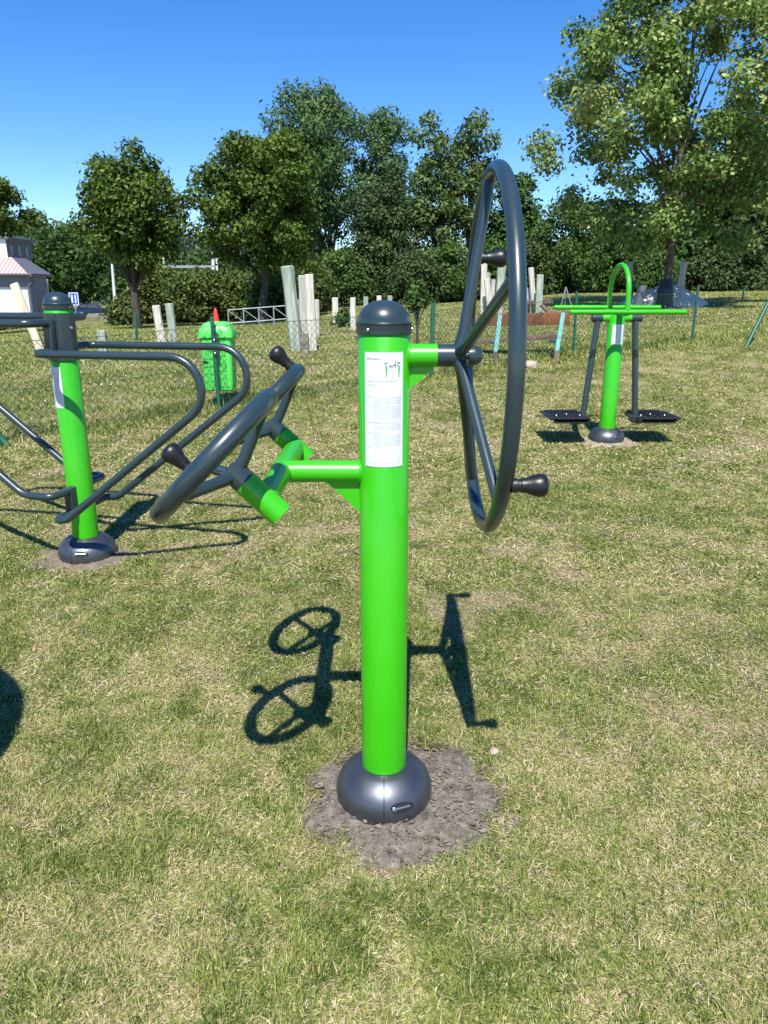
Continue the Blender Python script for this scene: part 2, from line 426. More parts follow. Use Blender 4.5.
bands = [(.85, 1.6, 44000, .012, .052, .0014, .0036, 0), (1.6, 2.4, 33000, .012, .047, .0016, .0036, 0), (2.4, 3.4, 20000, .013, .036, .0022, .0038, 0),
         (3.4, 5.2, 9500, .014, .036, .0034, .0055, 0), (5.2, 9, 3600, .016, .038, .006, .009, 0),
         (9, 16, 1000, .02, .045, .011, .017, 0), (16, 34, 230, .02, .05, .022, .036, 0)]
V, Fi, sz, T = blades(bands)
def thatch(bands):
    VV = []; TT = []
    for (y0, y1, dens, l0, l1, w0, w1) in bands:
        hw = .53*y1+.9; n = int(dens*2*hw*(y1-y0)); y = rng.uniform(y0, y1, n); x = rng.uniform(-1, 1, n)*hw
        k = (np.abs(x) < .53*y+.9) & (rng.random(n) > soil_amt(x, y)*1.15); x, y = x[k], y[k]; n = len(x)
        dr = dry_amt(x, y); a = rng.uniform(0, 2*np.pi, n); tl = rng.uniform(-.15, .55, n); L = rng.uniform(l0, l1, n); W = rng.uniform(w0, w1, n)
        d = np.stack([np.cos(a)*np.cos(tl), np.sin(a)*np.cos(tl), np.sin(tl)], -1); p = np.stack([x, y, gl(x, y)+rng.uniform(.001, .009, n)], -1)
        sd = np.stack([-np.sin(a), np.cos(a), rng.uniform(-.5, .5, n)], -1)*W[:,None]/2
        q0 = p-sd; q1 = p+sd; m_ = p+d*L[:,None]*.55+np.stack([rng.normal(0,.0012,n)]*3,-1); e_ = p+d*L[:,None]+np.array([0,0,-.001])
        VV.append(np.stack([q0, q1, m_+sd*.8, m_-sd*.8, e_], 1).reshape(-1, 3))
        u = rng.random(n)
        bare = bare_amt(x, y); ps = .10+.52*dr-.25*bare; pb = ps+.07+.10*dr+.55*bare
        gn = .30+.42*(fbm(x*13, y*13, 72, 2)-.5)+.13*dr
        t = np.where(u < ps, rng.uniform(.58, .94, n), np.where(u < pb, rng.uniform(.95, 1., n), np.clip(rng.normal(gn, .11), .02, .6)))
        TT.append(np.repeat(t, 5))
    return np.concatenate(VV), np.concatenate(TT)
V2, T2 = thatch([(.85, 1.6, 60000, .008, .026, .0012, .0028), (1.6, 2.4, 42000, .009, .026, .0015, .003), (2.4, 3.4, 24000, .010, .028, .002, .0038), (3.4, 5.2, 11000, .012, .034, .0034, .0055), (5.2, 9, 4000, .018, .045, .006, .009)])
n2 = len(V2)//5; b2 = len(V)+np.arange(n2)[:, None]*5
Fi = np.concatenate([Fi, np.concatenate([b2, b2+1, b2+2, b2+3, b2+3, b2+2, b2+4], 1).ravel()]); sz = np.concatenate([sz, np.tile([4, 3], n2)]); V = np.concatenate([V, V2]); T = np.concatenate([T, T2])
o = np_mesh('grass', V, Fi, sz, M['grass'], T)
tag(o, 'short green and straw coloured grass covering the field', 'grass', kind='stuff')

# white clover heads in the unmown strip
n = 1500; x = rng.uniform(-9, 12, n); y = fence_y(x)+rng.uniform(-.3, 7, n); k = (fbm(x*.9, y*.9, 91) > .53); x, y = x[k], y[k]; z = gl(x, y)+rng.uniform(.05,.11,len(x))
oct_ = np.array([[1,0,0],[0,1,0],[-1,0,0],[0,-1,0],[0,0,.8],[0,0,-.8]], float); of = np.array([[0,1,4],[1,2,4],[2,3,4],[3,0,4],[1,0,5],[2,1,5],[3,2,5],[0,3,5]])
C = np.stack([x,y,z],-1); rad = rng.uniform(.008,.016,len(x))
V = (C[:,None,:]+oct_[None]*rad[:,None,None]).reshape(-1,3); Fi = (np.arange(len(x))[:,None,None]*6+of[None]).reshape(-1)
o = np_mesh('clover_flowers', V, Fi, np.full(len(Fi)//3, 3), M['clover']); tag(o, 'small white clover heads scattered in the rough grass', 'flowers', kind='stuff')

# ------------------------------------------------------------------ soil patches, stones
def soil_patch(cx, cy, rx, ry, material, label, seed):
    V = []; Fc = []; nr_, ns = 44, 200; jit = np.random.default_rng(seed)
    for i in range(nr_+1):
        t = i/nr_
        for k in range(ns):
            a = 2*math.pi*k/ns; e = 1.08+.55*(float(fbm(np.array([math.cos(a)*2.6+seed]), np.array([math.sin(a)*2.6]), seed, 4)[0])-.5)
            x = cx+rx*e*t*math.cos(a); y = cy+ry*e*t*math.sin(a)
            z = float(gl(x, y))+.014*(1-t**3)-.024*max(0,(t-.6)/.4)**1.5+.05*t**3*(float(fbm(np.array([x*13.]), np.array([y*13.]), 19, 3)[0])-.5)-.006*(t > .97)+(.020*(float(fbm(np.array([x*30.]), np.array([y*30.]), 8, 5)[0])-.45)+.0035*jit.random()**3)*(1-t**8)+.002
            V.append((x, y, z))
    for i in range(nr_):
        for k in range(ns):
            k2 = (k+1) % ns; Fc += [i*ns+k, i*ns+k2, (i+1)*ns+k2, (i+1)*ns+k]
    o = np_mesh('soil_patch', np.array(V), np.array(Fc), np.full(len(Fc)//4, 4), material, smooth=True)
    tag(o, label, 'soil', kind='structure')
soil_patch(*SOIL[0], M['soil'], 'round patch of loose grey soil under the wheel trainer', 1)
soil_patch(*SOIL[1], M['browny'], 'patch of brown soil around the foot of the handrail post', 2)
soil_patch(*SOIL[2], M['sandy'], 'sandy bare patch under the twin footplate machine', 3)

def stone_mesh(mb, c, r, seed):
    rs = random.Random(seed); b0 = len(mb.v); n1, n2 = 6, 8
    sx, sy, szz = rs.uniform(.8,1.2), rs.uniform(.7,1.1), rs.uniform(.45,.75)
    for i in range(n1+1):
        th = math.pi*i/n1
        for k in range(n2):
            ph = 2*math.pi*k/n2; e = r*(1+rs.uniform(-.16,.16)*(0 < i < n1))
            mb.v.append(Vector(c)+Vector((e*sx*math.sin(th)*math.cos(ph), e*sy*math.sin(th)*math.sin(ph), e*szz*math.cos(th))))
    for i in range(n1):
        for k in range(n2): mb.f.append((b0+i*n2+k, b0+i*n2+(k+1) % n2, b0+(i+1)*n2+(k+1) % n2, b0+(i+1)*n2+k))

mb = MB(); rs = random.Random(5)
for i in range(1700):
    a = rs.uniform(0, 6.283); t = math.sqrt(rs.random())*1.05; x = .07+.33*t*math.cos(a); y = 1.925+.29*t*math.sin(a)
    r = rs.choice([.0025,.003,.0035,.004,.005,.006,.0085 if i % 4 == 0 else .004]); stone_mesh(mb, (x, y, float(gl(x,y))+.020*(1-t**3)+r*.3+.003), r, i)
o = mb.build('soil_crumbs', M['crumb'], fix=False); tag(o, 'small pebbles and crumbs lying on the loose soil', 'pebbles', kind='stuff')
for (x, y, r, lab) in [(.372, 2.14, .019, 'pinkish stone beside the edge of the soil patch, largest of the loose stones'),
                       (.47, 2.05, .014, 'smaller pale stone in the grass beyond the soil patch edge'),
                       (.305, 2.33, .011, 'small stone under the shadow tip of the big wheel'),
                       (2.04, 10.4, .10, 'white stone lying near the bench legs')]:
    mb = MB(); stone_mesh(mb, (x, y, float(gl(x, y))+r*.35), r, int(x*1000)); tag(mb.build('stone', M['stone']), lab, 'stone', 'loose stones')

# ------------------------------------------------------------------ exercise machine pieces
PR = .067
def knob_prof(): return [(.0165,0),(.0165,.013),(.0145,.015),(.0145,.02),(.0165,.022),(.0175,.034),(.0225,.046),(.026,.058),(.0265,.066),(.0245,.074),(.019,.0795),(.009,.082),(.0005,.083)]
def base_cover(parent, R0=.147, tilt_screw=True):
    pf = [(R0*.93,-.02),(R0*.95,0)]
    for k in range(13):
        z = .002+.122*k/12; e = (z-.036)/(.104 if z > .036 else .16); pf.append((max(R0*math.sqrt(max(0,1-e*e)), PR+.003), z))
    pf.append((PR+.001, .122))
    b = MB().lathe(pf, seg=64).build('base_cover', M['base'], parent)
    mb = MB()   # the joint of the two half shells
    pth = [(0,-r-.0006,z) for r, z in pf[1:-1]]
    mb.tube(pth, .0012, 6).build('seam', M['seam'], b)
    # slotted screw pocket beside the joint
    a = R(21); n = Vector((math.sin(a), -math.cos(a), .36)).normalized(); tg = Vector((math.cos(a), math.sin(a), 0))
    c = Vector((math.sin(a)*R0*.968, -math.cos(a)*R0*.968, .062))
    up = n.cross(tg)*-1
    pts = []
    for k in range(20):
        t = 2*math.pi*k/20; pts.append(c+tg*(.035*math.cos(t)+.002)+up*(.0125*math.sin(t)*(1-.3*math.cos(t)))-n*.006)
    MB().prism(pts, n*.0108).build('screw_pocket', M['seam'], b)
    MB().tube([c-tg*.025+n*.006, c+tg*.024+n*.005], .0042, 12).build('screw', M['steel'], b)
    MB().lathe([(.007,0),(.0075,.003),(.004,.005)], c-tg*.024+n*.005, n, 14).build('screw_head', M['steel'], b)
    return b
def post_and_cap(parent, h, cap=True):
    MB().lathe([(PR,.09),(PR,h-.004),(PR-.003,h)], seg=64).build('post', M['green'], parent)
    if cap:
        pf = [(PR+.002,h-.005),(.0705,h-.004),(.0712,h+.002),(.0705,h+.018),(.0715,h+.021),(.0725,h+.023),(.0715,h+.0255),(.0665,h+.027)]
        for k in range(1, 15):
            a = math.pi/2*k/14; pf.append((.0665*math.cos(a)**.92, h+.027+.052*math.sin(a)))
        c = MB().lathe(pf, seg=64).build('post_cap', M['grey'], parent)
        for a in (-35, 85, 205):
            d = Vector((math.sin(R(a)), -math.cos(R(a)), 0))
            MB().lathe([(.0045,0),(.0045,.0015),(.003,.003)], d*.0703+Vector((0,0,h+.008)), d, 12).build('cap_bolt', M['steel'], c)

def on_cyl(r, a, z): return Vector((r*math.sin(a), -r*math.cos(a), z))
def sign(parent, z0, z1, half, ang0=0, detail=True):
    n = 24; mb = MB(); r = PR+.0012
    for (ra, flip) in ((r, 0),):
        b0 = len(mb.v)
        for i in range(n+1):
            a = ang0-half+2*half*i/n; mb.v += [on_cyl(r, a, z0), on_cyl(r, a, z1), on_cyl(PR-.001, a, z0), on_cyl(PR-.001, a, z1)]
        for i in range(n):
            p = b0+4*i; q_ = p+4
            mb.f += [(p, q_, q_+1, p+1), (p+2, p, p+1, p+3)][:1] + [(p+1, q_+1, q_+3, p+3), (p+2, q_+2, q_, p)]
        mb.f += [(b0, b0+1, b0+3, b0+2), (b0+4*n, b0+4*n+2, b0+4*n+3, b0+4*n+1)]
    s_ = mb.build('instruction_sticker', M['paper'], parent)
    layers = {'ink': MB(), 'ink_dark': MB(), 'ink_green': MB(), 'figure_green': MB()}
    def dash(k, x0, x1, y, hgt):      # fractions of the sticker, y measured down from its top
        m_ = layers[k]; rr = r+.0005
        A0 = ang0-half+2*half*x0; A1 = ang0-half+2*half*x1; zt = z1-(z1-z0)*(y-hgt/2); zb = z1-(z1-z0)*(y+hgt/2)
        nn = max(1, int((x1-x0)*12))
        for i in range(nn):
            p0 = A0+(A1-A0)*i/nn; p1 = A0+(A1-A0)*(i+1)/nn
            m_.quad(on_cyl(rr,p0,zb), on_cyl(rr,p1,zb), on_cyl(rr,p1,zt), on_cyl(rr,p0,zt))
    rs = random.Random(3)
    def line(k, x0, x1, y, hgt, wmin=.02, wmax=.06, gap=.012):
        x = x0
        while x < x1-.01:
            e = min(x+rs.uniform(wmin, wmax), x1)
            # each word is a run of letter sized strokes
            c = x
            while c < e-.004:
                cw = rs.uniform(.007, .012); hh = hgt*rs.choice([.55,.6,.6,.9])
                dash(k, c, min(c+cw, e), y+(hgt-hh)*.4, hh); c += cw+.004
            x = e+gap
    fx = lambda v: (v-70)/285; fy = lambda v: (v-85)/845
    if detail:
        line('ink_dark', fx(88), fx(185), fy(130), .012, .1, .3)
        line('ink', fx(95), fx(295), fy(290), .013, .04, .12); line('ink', fx(95), fx(165), fy(317), .013, .04, .1)
        line('ink_green', fx(95), fx(300), fy(346), .009)
        for v in (405, 475, 592, 672, 785): line('ink', fx(95), fx(132 if v not in (592, 672) else 185), fy(v), .009)
        for a0, a1, k in ((408,466,6), (478,572,9), (596,662,6), (684,776,9)):
            for i in range(k): line('ink', fx(140), fx(335 if i < k-1 else 250), fy(a0+(a1-a0)*i/(k-1)), .0085)
        for i in range(5): line('ink_green', fx(145), fx(325), fy(828+i*13), .009)
        line('ink', fx(95), fx(330), fy(900), .008)
        # three small figures of the machine and its users
        for cx, kk in ((228,'ink_green'), (318,'ink_green')):
            dash('figure_green', fx(cx-6), fx(cx+6), fy(207), .055); dash('figure_green', fx(cx-4), fx(cx+4), fy(245), .035); dash('ink_dark', fx(cx-12), fx(cx+9), fy(160), .010); dash('ink_dark', fx(cx-12), fx(cx-7), fy(170), .03); dash('ink_dark', fx(cx-3), fx(cx+3), fy(182), .014)
        dash('ink', fx(271), fx(276), fy(218), .11); dash('ink_dark', fx(288), fx(294), fy(172), .06); dash('ink_dark', fx(276), fx(290), fy(176), .008)
        dash('ink_dark', fx(250), fx(272), fy(186), .008); dash('ink_dark', fx(248), fx(258), fy(182), .02)
    else:
        line('ink', .1, .6, .07, .02, .1, .2); line('ink', .1, .9, .16, .02, .06, .15)
        for i in range(16): line('ink', .18, .92, .26+.04*i, .012, .04, .1)
    for k, m_ in layers.items():
        if m_.v: m_.build('lettering', M[k], s_, fix=False)
    return s_

# ================================================================== 1. wheel trainer in the middle
root = thing('wheel_trainer', 'green post machine with one large handwheel and two small tilted handwheels', 'exercise machine', (0, 1.94, 0))
post_and_cap(root, 1.399); base_cover(root)
sign(root, 1.06, 1.353, R(45))
TR = .030
# arm to the big wheel
zA = 1.34
MB().tube([(.05,0,zA),(.137,0,zA)], TR, 28).build('arm', M['green'], root)
MB().prism([(.062,-.004,zA-.028),(.132,-.004,zA-.028),(.062,-.004,zA-.092)], (0,.008,0)).build('gusset', M['green'], root)
XW, RW, TW = .266, .440, .0185
ring = MB().tube([(XW, RW*math.sin(a), zA+RW*math.cos(a)) for a in np.linspace(0, 2*math.pi, 97)[:-1]], TW, 20, closed=True).build('large_handwheel', M['grey'], root)
MB().tube([(.1371,0,zA),(.205,0,zA)], TR-.001, 28).build('hub', M['grey'], ring)
pf = [(.010,.0),(.010,.012),(.026,.0125),(.0265,.026)]+[(.0265*math.cos(math.pi/2*k/8), .026+.0265*math.sin(math.pi/2*k/8)) for k in range(1,9)]
MB().lathe(pf, (.204,0,zA), (1,0,0), 28).build('axle_cap', M['grey'], ring)
for a in (8, 80, 152, 224, 296):
    a = R(a); e = Vector((XW, RW*math.sin(a), zA+RW*math.cos(a)))
    s0 = Vector((.192, .016*math.sin(a), zA+.016*math.cos(a)))
    k1 = Vector((.204, .055*math.sin(a), zA+.055*math.cos(a)))
    MB().tube([s0, k1, k1.lerp(e, .5), e], [.016,.0145,.0135,.0135], 16).build('spoke', M['grey'], ring)
for a in (55, -125):
    a = R(a); MB().lathe(knob_prof(), (XW+TW-.003, RW*math.sin(a), zA+RW*math.cos(a)), (1,0,0), 28).build('grip', M['black'], ring)
def weld(par, sx, z):
    pts = [(sx*math.sqrt(PR**2-(.0305*math.cos(t))**2)+sx*.001, .0315*math.cos(t), z+.0315*math.sin(t)) for t in np.linspace(0, 2*math.pi, 41)[:-1]]
    MB().tube(pts, .0032, 8, closed=True).build('weld', M['green'], par)
weld(root, 1, zA)
# arm to the pair of small wheels
zB, XB, HB = 1.033, -.277, .29
weld(root, -1, zB)
MB().tube([(-.05,0,zB),(XB,0,zB)], TR, 28).build('arm', M['green'], root)
MB().prism([(-.062,-.004,zB-.028),(-.158,-.004,zB-.028),(-.062,-.004,zB-.118)], (0,.008,0)).build('gusset', M['green'], root)
MB().tube([(XB,-HB,zB),(XB,HB+.02,zB)], TR-.0005, 28).build('crossbar', M['green'], root)
aw = R(44.5); nW = Vector((-math.cos(aw), 0, math.sin(aw))); e1 = Vector((0,1,0)); e2 = Vector((math.sin(aw), 0, math.cos(aw)))
for yy, kphi in ((-HB, -40), (HB+.02, 64)):
    c0 = Vector((XB, yy, zB))
    MB().tube([c0-nW*.05, c0+nW*.062], TR+.0008, 28).build('bearing_sleeve', M['green'], root)
    cw = c0+nW*.153; r1, t1_ = .179, .0225
    wr = MB().tube([cw+e1*r1*math.cos(a)+e2*r1*math.sin(a) for a in np.linspace(0, 2*math.pi, 73)[:-1]], t1_, 20, closed=True).build('small_handwheel', M['grey'], root)
    MB().tube([c0+nW*.0621, c0+nW*.105], TR-.0005, 28).build('hub', M['grey'], wr)
    pf2 = [(.020,0),(.020,.006),(.016,.010),(.004,.011)]
    MB().lathe(pf2, c0+nW*.104, nW, 24).build('axle_cap', M['grey'], wr)
    for a in (90, 210, 330):
        a = R(a); dr_ = e1*math.cos(a)+e2*math.sin(a)
        MB().tube([c0+nW*.094+dr_*.014, c0+nW*.100+dr_*.04, cw+dr_*r1], [.017,.0145,.0130], 14).build('spoke', M['grey'], wr)
    a = R(kphi); dr_ = e1*math.cos(a)+e2*math.sin(a)
    MB().lathe(knob_prof(), cw+dr_*r1+nW*(t1_-.003), nW, 28).build('grip', M['black'], wr)

# ================================================================== 2. handrail machine at the left
gx, gy = -1.62, 3.80; gz0 = g(gx, gy)
root = thing('handrail_trainer', 'green post with a dark collar and four looped grey handrails, cropped by the picture edge', 'exercise machine', (gx, gy, gz0), R(-12))
post_and_cap(root, 1.308); base_cover(root, .150)
zl = lambda z: z-gz0
MB().lathe([(PR+.0005,zl(1.163)),(.0735,zl(1.166)),(.0735,zl(1.393)),(PR+.0005,zl(1.396))], seg=56).build('collar', M['grey'], root)
for dx, dy in ((.07,-.02),(.045,.057),(-.07,.0)):
    d = Vector((dx,dy,0)).normalized(); MB().lathe([(.008,0),(.008,.006),(.005,.009)], d*.073+Vector((0,0,zl(1.325))), d, 12).build('collar_bolt', M['steel'], root)
sgn = sign(root, zl(.93), zl(1.135), R(43), R(-30), False)
hs = .23
def loop(sd, s, ztop, zlow, slope, s_low, Rr):
    """one handrail: sd = +1/-1 which way it runs, s = +1 behind / -1 before the post"""
    cs = s_low+(ztop-zlow)/slope; y = s*hs
    pts = [(0, s*.05, zl(ztop)), (0, y, zl(ztop)), (sd*cs, y, zl(ztop)), (sd*s_low, y, zl(zlow)), (0, y, zl(zlow)), (0, s*.05, zl(zlow))]
    p = fillet(pts, [0,.05,Rr,.14 if sd < 0 else .10,.035,0], 12)
    MB().tube(p, .0195, 18).build('handrail', M['grey'], root)
loop(1, -1, 1.212, .385, .765, .06, .15); loop(1, 1, 1.225, .385, .755, .07, .15)
loop(-1, -1, 1.352, .505, .82, .16, .15); loop(-1, 1, 1.370, .505, .82, .16, .15)
MB().box((0,-.085,zl(1.283)), (.045,.05,.16)).build('bracket', M['grey'], root, bevel=.006)
MB().box((0,-.085,zl(.445)), (.045,.05,.15)).build('bracket', M['grey'], root, bevel=.006)

# ================================================================== 3. twin footplate machine at the right
gx, gy = 1.925, 6.30; gz0 = g(gx, gy)
root = thing('air_walker', 'green post machine with a hoop handle and two black hanging footplates', 'exercise machine', (gx, gy, gz0), 0)
zl = lambda z: z-gz0
post_and_cap(root, zl(1.31), False); base_cover(root, .150)
sign(root, zl(1.075), zl(1.235), R(43), R(4), False)
z1 = zl(1.352)
for y, x0, x1, zq in ((-.26,-.455,.465,z1-.012), (.26,-.465,.445,z1+.012)):
    MB().tube([(x0,y,zq),(x1,y,zq)], .0195, 16).build('handle_bar', M['green'], root)
pts = [(0,.26,z1)]+[(0, .25*math.cos(a), z1+.13+.22*math.sin(a)) for a in np.linspace(0, math.pi, 25)]+[(0,-.26,z1)]
MB().tube(pts, .0195, 16).build('hoop_handle', M['green'], root)
MB().tube([(0,-.262,z1-.022),(0,.262,z1-.022)], .024, 14).build('bearer', M['green'], root)
MB().tube([(-.12,0,zl(1.285)),(.12,0,zl(1.285))], .030, 20).build('axle_tube', M['green'], root)
for sx in (-1, 1):
    a = MB().tube([(sx*.1205,0,zl(1.285)),(sx*.205,0,zl(1.285))], .033, 20).build('swing_arm', M['grey'], root)
    MB().tube([(sx*.155,0,zl(1.28)),(sx*.225,-.02,zl(.455))], .026, 16).build('arm_tube', M['grey'], a)
    MB().box((sx*.225,-.03,zl(.455)), (.07,.16,.06)).build('foot_bracket', M['grey'], a, bevel=.008)
    mb = MB()
    yA, yB = -.20, .20
    prof = [(0,.0),(.10,.0),(.27,.0),(.33,.012),(.36,.03),(.33,.034),(.27,.026),(.05,.026),(0,.03)]
    mb.prism([(sx*(.20+px_), yA, zl(.452)+pz) for px_, pz in prof], (0, yB-yA, 0))
    for yq in (yA+.008, yB-.008): mb.box((sx*.365,yq,zl(.468)), (.29,.016,.055))
    fp = mb.build('footplate', M['black'], root, bevel=.004)
    mb = MB(); [mb.tube([(sx*(.24+.045*i), yA+.03, zl(.481)), (sx*(.24+.045*i), yB-.03, zl(.481))], .006, 8) for i in range(6)]
    mb.build('tread', M['black'], fp)
    for q_ in range(3): MB().lathe([(.009,0),(.006,.006)], (sx*(.26+.1*q_), -.06+.06*(q_ % 2), zl(.487)), (0,0,1), 10).build('plate_bolt', M['steel'], fp)

# ================================================================== 4. made-up caster out of view, added for the shadow at the left edge
cx, cy = -1.85, 1.27; gz0 = g(cx, cy)
root = thing('added_shadow_caster', 'made-up green post with a round dark board, added to throw a shadow onto the lawn', 'exercise machine', (cx, cy, gz0))
MB().lathe([(PR,-.05),(PR,1.24),(PR-.003,1.245)], seg=32).build('post', M['green'], root)
nS = -ld; MB().lathe([(.52,-.02),(.54,-.01),(.54,.01),(.52,.02)], (0,0,1.30), nS, 56).build('round_board', M['black'], root)

# ================================================================== fence
def wire_fence(idx_, label):
    pts = [Vector((FENCE[i][0], FENCE[i][1], g(*FENCE[i]))) for i in idx_]
    root = thing('wire_fence', label, 'fence', pts[0], 0, 'green wire mesh fences')
    o0 = pts[0]; mb = MB()
    for a, b in zip(pts[:-1], pts[1:]):
        L = (b-a).length; d = (b-a)/L; sp = .075; hgt = .80; up = Vector((0,0,1)); nn = int((L+hgt)/sp)
        for i in range(nn):
            for s_ in (1, -1):
                # one diagonal wire clipped to the panel
                t0 = i*sp-(hgt if s_ > 0 else 0); q0 = []
                for h_ in (0, hgt):
                    t = t0+(h_ if s_ > 0 else hgt-h_)
                    if s_ < 0: t = i*sp-h_
                    q0.append((t, h_))
                (ta, ha), (tb, hb) = q0
                def clip(t, h_, t2, h2):
                    if t < 0: h_ = h_+(h2-h_)*(0-t)/(t2-t); t = 0
                    if t > L: h_ = h_+(h2-h_)*(L-t)/(t2-t); t = L
                    return t, h_
                if max(ta, tb) <= 0 or min(ta, tb) >= L: continue
                A = clip(ta, ha, tb, hb); B = clip(tb, hb, ta, ha)
                sag = .03*math.sin(A[0]*2.1)
                mb.tube([a+d*A[0]+up*(A[1]+.04)-o0, a+d*B[0]+up*(B[1]+.04)-o0], .0021, 3, cap=False)
        for h_ in (.05, .44, .84): mb.tube([a+up*h_-o0, (a+b)/2+up*(h_-.02)-o0, b+up*h_-o0], .0026, 4, cap=False)
    w_ = mb.build('wire_mesh', M['wire'], root, fix=False)
    for j, p in enumerate(pts):
        lean = Vector((.03*math.sin(j*3+idx_[0]), .02, 0))
        MB().tube([p-o0+Vector((0,0,-.1)), p-o0+lean+Vector((0,0,.93))], .021, 12).build('fence_post', M['fence'], root)
    return root
wire_fence([1,2,3], 'green wire mesh fence behind the bin, with drooping wires')
wire_fence([3,4,5], 'green wire mesh fence passing before the bench')
# fallen / leaning posts
a = at(745, 348, 12.5); a.z = g(a.x, a.y)-.05; b = at(769, 301, 12.9)
root = thing('leaning_fence_post', 'green steel post leaning far over in the rough grass near the picture edge', 'fence post', a, 0, 'loose green posts')
MB().tube([(0,0,0), (b+(b-a)*.25)-a], .032, 12).build('post', M['fence'], root)
a = foot(14, 6.1); b = at(-14, 412, 6.0)
root = thing('bent_fence_post', 'bent green steel post nearly lying in tall grass beyond the handrails', 'fence post', a, 0, 'loose green posts')
MB().tube(fillet([(0,0,-.05), (-.10,-.0,.08), b-a+Vector((-.3,0,.10))], [0,.06,0], 6), .026, 12).build('post', M['fence'], root)
for px, pt, Y, lab in ((137,314,17.5,'thin green stake between the pair of pale posts and the handrails'), (742,289,25,'thin far green stake standing on the grass before the dark trees'), (631,283,24,'thin green stake seen through the hoop handle')):
    p = foot(px, Y); t = at(px, pt, Y); MBo = MB().tube([p+Vector((0,0,-.1)), Vector((p.x+.02, Y, t.z))], .03, 10)
    tag(MBo.build('steel_stake', M['fence']), lab, 'stake', 'thin green stakes')

# ================================================================== litter bin behind the fence post
p = Vector((-1.715, 7.80, g(-1.715, 7.80))); root = thing('litter_bin', 'light green plastic litter bin with a rounded lid, hung behind the fence post', 'litter bin', p)
zb, zt = at(211,388,7.95).z-p.z, at(211,336,7.95).z-p.z
ztop = at(211,321,7.95).z-p.z
def rrect(wx, wy, r, z, n=6):
    out = []
    for cx_, cy_, a0 in ((wx-r,wy-r,0),(-wx+r,wy-r,90),(-wx+r,-wy+r,180),(wx-r,-wy+r,270)):
        for k in range(n+1):
            a = R(a0+90*k/n); out.append(Vector((cx_+r*math.cos(a), cy_+r*math.sin(a), z)))
    return out
def loft(mb, rings):
    n = len(rings[0]); b0 = len(mb.v)
    for r_ in rings: mb.v += r_
    for i in range(len(rings)-1):
        for k in range(n): mb.f.append((b0+i*n+k, b0+i*n+(k+1) % n, b0+(i+1)*n+(k+1) % n, b0+(i+1)*n+k))
    mb.f.append(tuple(b0+k for k in range(n))[::-1]); mb.f.append(tuple(b0+(len(rings)-1)*n+k for k in range(n))); return mb
body = loft(MB(), [rrect(.13,.10,.03,zb), rrect(.145,.115,.04,zb+.012), rrect(.155,.125,.045,zb+.08), rrect(.160,.13,.045,zt)]).build('bin_body', M['bin'], root)
MB().box((-.115,-.131,zb+(zt-zb)*.55),(.05,.006,.02)).build('lock_slot', M['seam'], body)
lid = loft(MB(), [rrect(.165,.135,.05,zt-.012), rrect(.178,.148,.05,zt), rrect(.178,.148,.05,zt+.035), rrect(.165,.14,.05,zt+.075), rrect(.13,.11,.05,ztop-.02), rrect(.085,.075,.05,ztop)]).build('bin_lid', M['bin'], root)
for s_ in (-1,1): MB().lathe([(.014,0),(.012,.01)], (s_*.10,-.147,zt+.02), (0,-1,0), 12).build('lid_button', M['bin'], lid)
br = MB(); br.box((.012,-.158,zt-.08),(.055,.05,.25)); br.build('mount', M['bin_back'], root, bevel=.005)
for zz in (zt-.02, zt-.15): MB().lathe([(.010,0),(.010,.008),(.006,.011)], (.012,-.222,zz), (0,-1,0), 12).build('mount_bolt', M['steel'], root)

# traffic cone
p = foot(218, 13.5); tz = at(218,308,13.5).z-p.z
root = thing('traffic_cone', 'plain red orange traffic cone showing above the bin lid', 'traffic cone', p)
MB().lathe([(.13,.02),(.125,.03),(.085,tz*.45),(.03,tz*.93)], seg=24).build('cone', M['red'], root)
MB().lathe([(.03,tz*.93),(.028,tz*.935),(.016,tz)], seg=20).build('tip', M['red'], root)
MB().box((0,0,.01),(.36,.36,.025)).build('foot', M['red'], root, bevel=.006)

# ================================================================== log posts of the play area
def log(px0, px1, ptop, wpx, Y, material, label, group, depth=.8, lean_y=0, name='timber_post'):
    p = foot(px1, Y); t = at(px0, ptop, Y+lean_y); wd = wpx*Y*.97/F
    root_h = (t-p); ax = root_h.normalized(); u = Vector((1,0,0)); u = (u-ax*u.dot(ax)).normalized(); v = ax.cross(u)
    mb = MB(); rings = []; rs = random.Random(int(px0*7+Y*13)); n = 12
    ph = [rs.uniform(.9,1.1) for _ in range(n)]
    for i in range(7):
        f = i/6; c = root_h*f+Vector((0,0,-.12*(1-f))) ; rings.append([])
        tw = 1+.08*(rs.random()-.5)
        for k in range(n):
            a = 2*math.pi*k/n; sx = math.copysign(abs(math.cos(a))**.6, math.cos(a)); sy = math.copysign(abs(math.sin(a))**.6, math.sin(a))
            rings[-1].append(c+(u*sx+v*sy*depth)*wd/2*ph[k]*tw)
    rings.append([root_h+ax*wd*.08+(q_-root_h)*.75 for q_ in rings[-1]])
    loft(mb, rings); o = mb.build(name, material, fix=True, angle=35); o.location = p
    return tag(o, label, 'post', group)
G1 = 'weathered timber posts of the play area'
log(287,297,267,13,13.0,M['wood_green'],'tallest weathered timber post, greenish, leaning over the small wheel grip',G1)
log(303,305,276,9,13.3,M['wood_grey'],'grey weathered post squeezed between two taller pale posts',G1)
log(309,313,275,9,12.9,M['wood'],'pale upright post with a sawn flat top beside the greenish leaning post',G1)
log(296,297,300,6,15,M['wood_grey'],'small grey post peeping from behind the greenish leaning post',G1)
log(316.5,317,300,6,16.5,M['wood_grey'],'short grey post just behind the pale flat topped post',G1)
log(335,336,298,6,21,M['wood'],'stubby pale post half hidden by a young green shrub',G1)
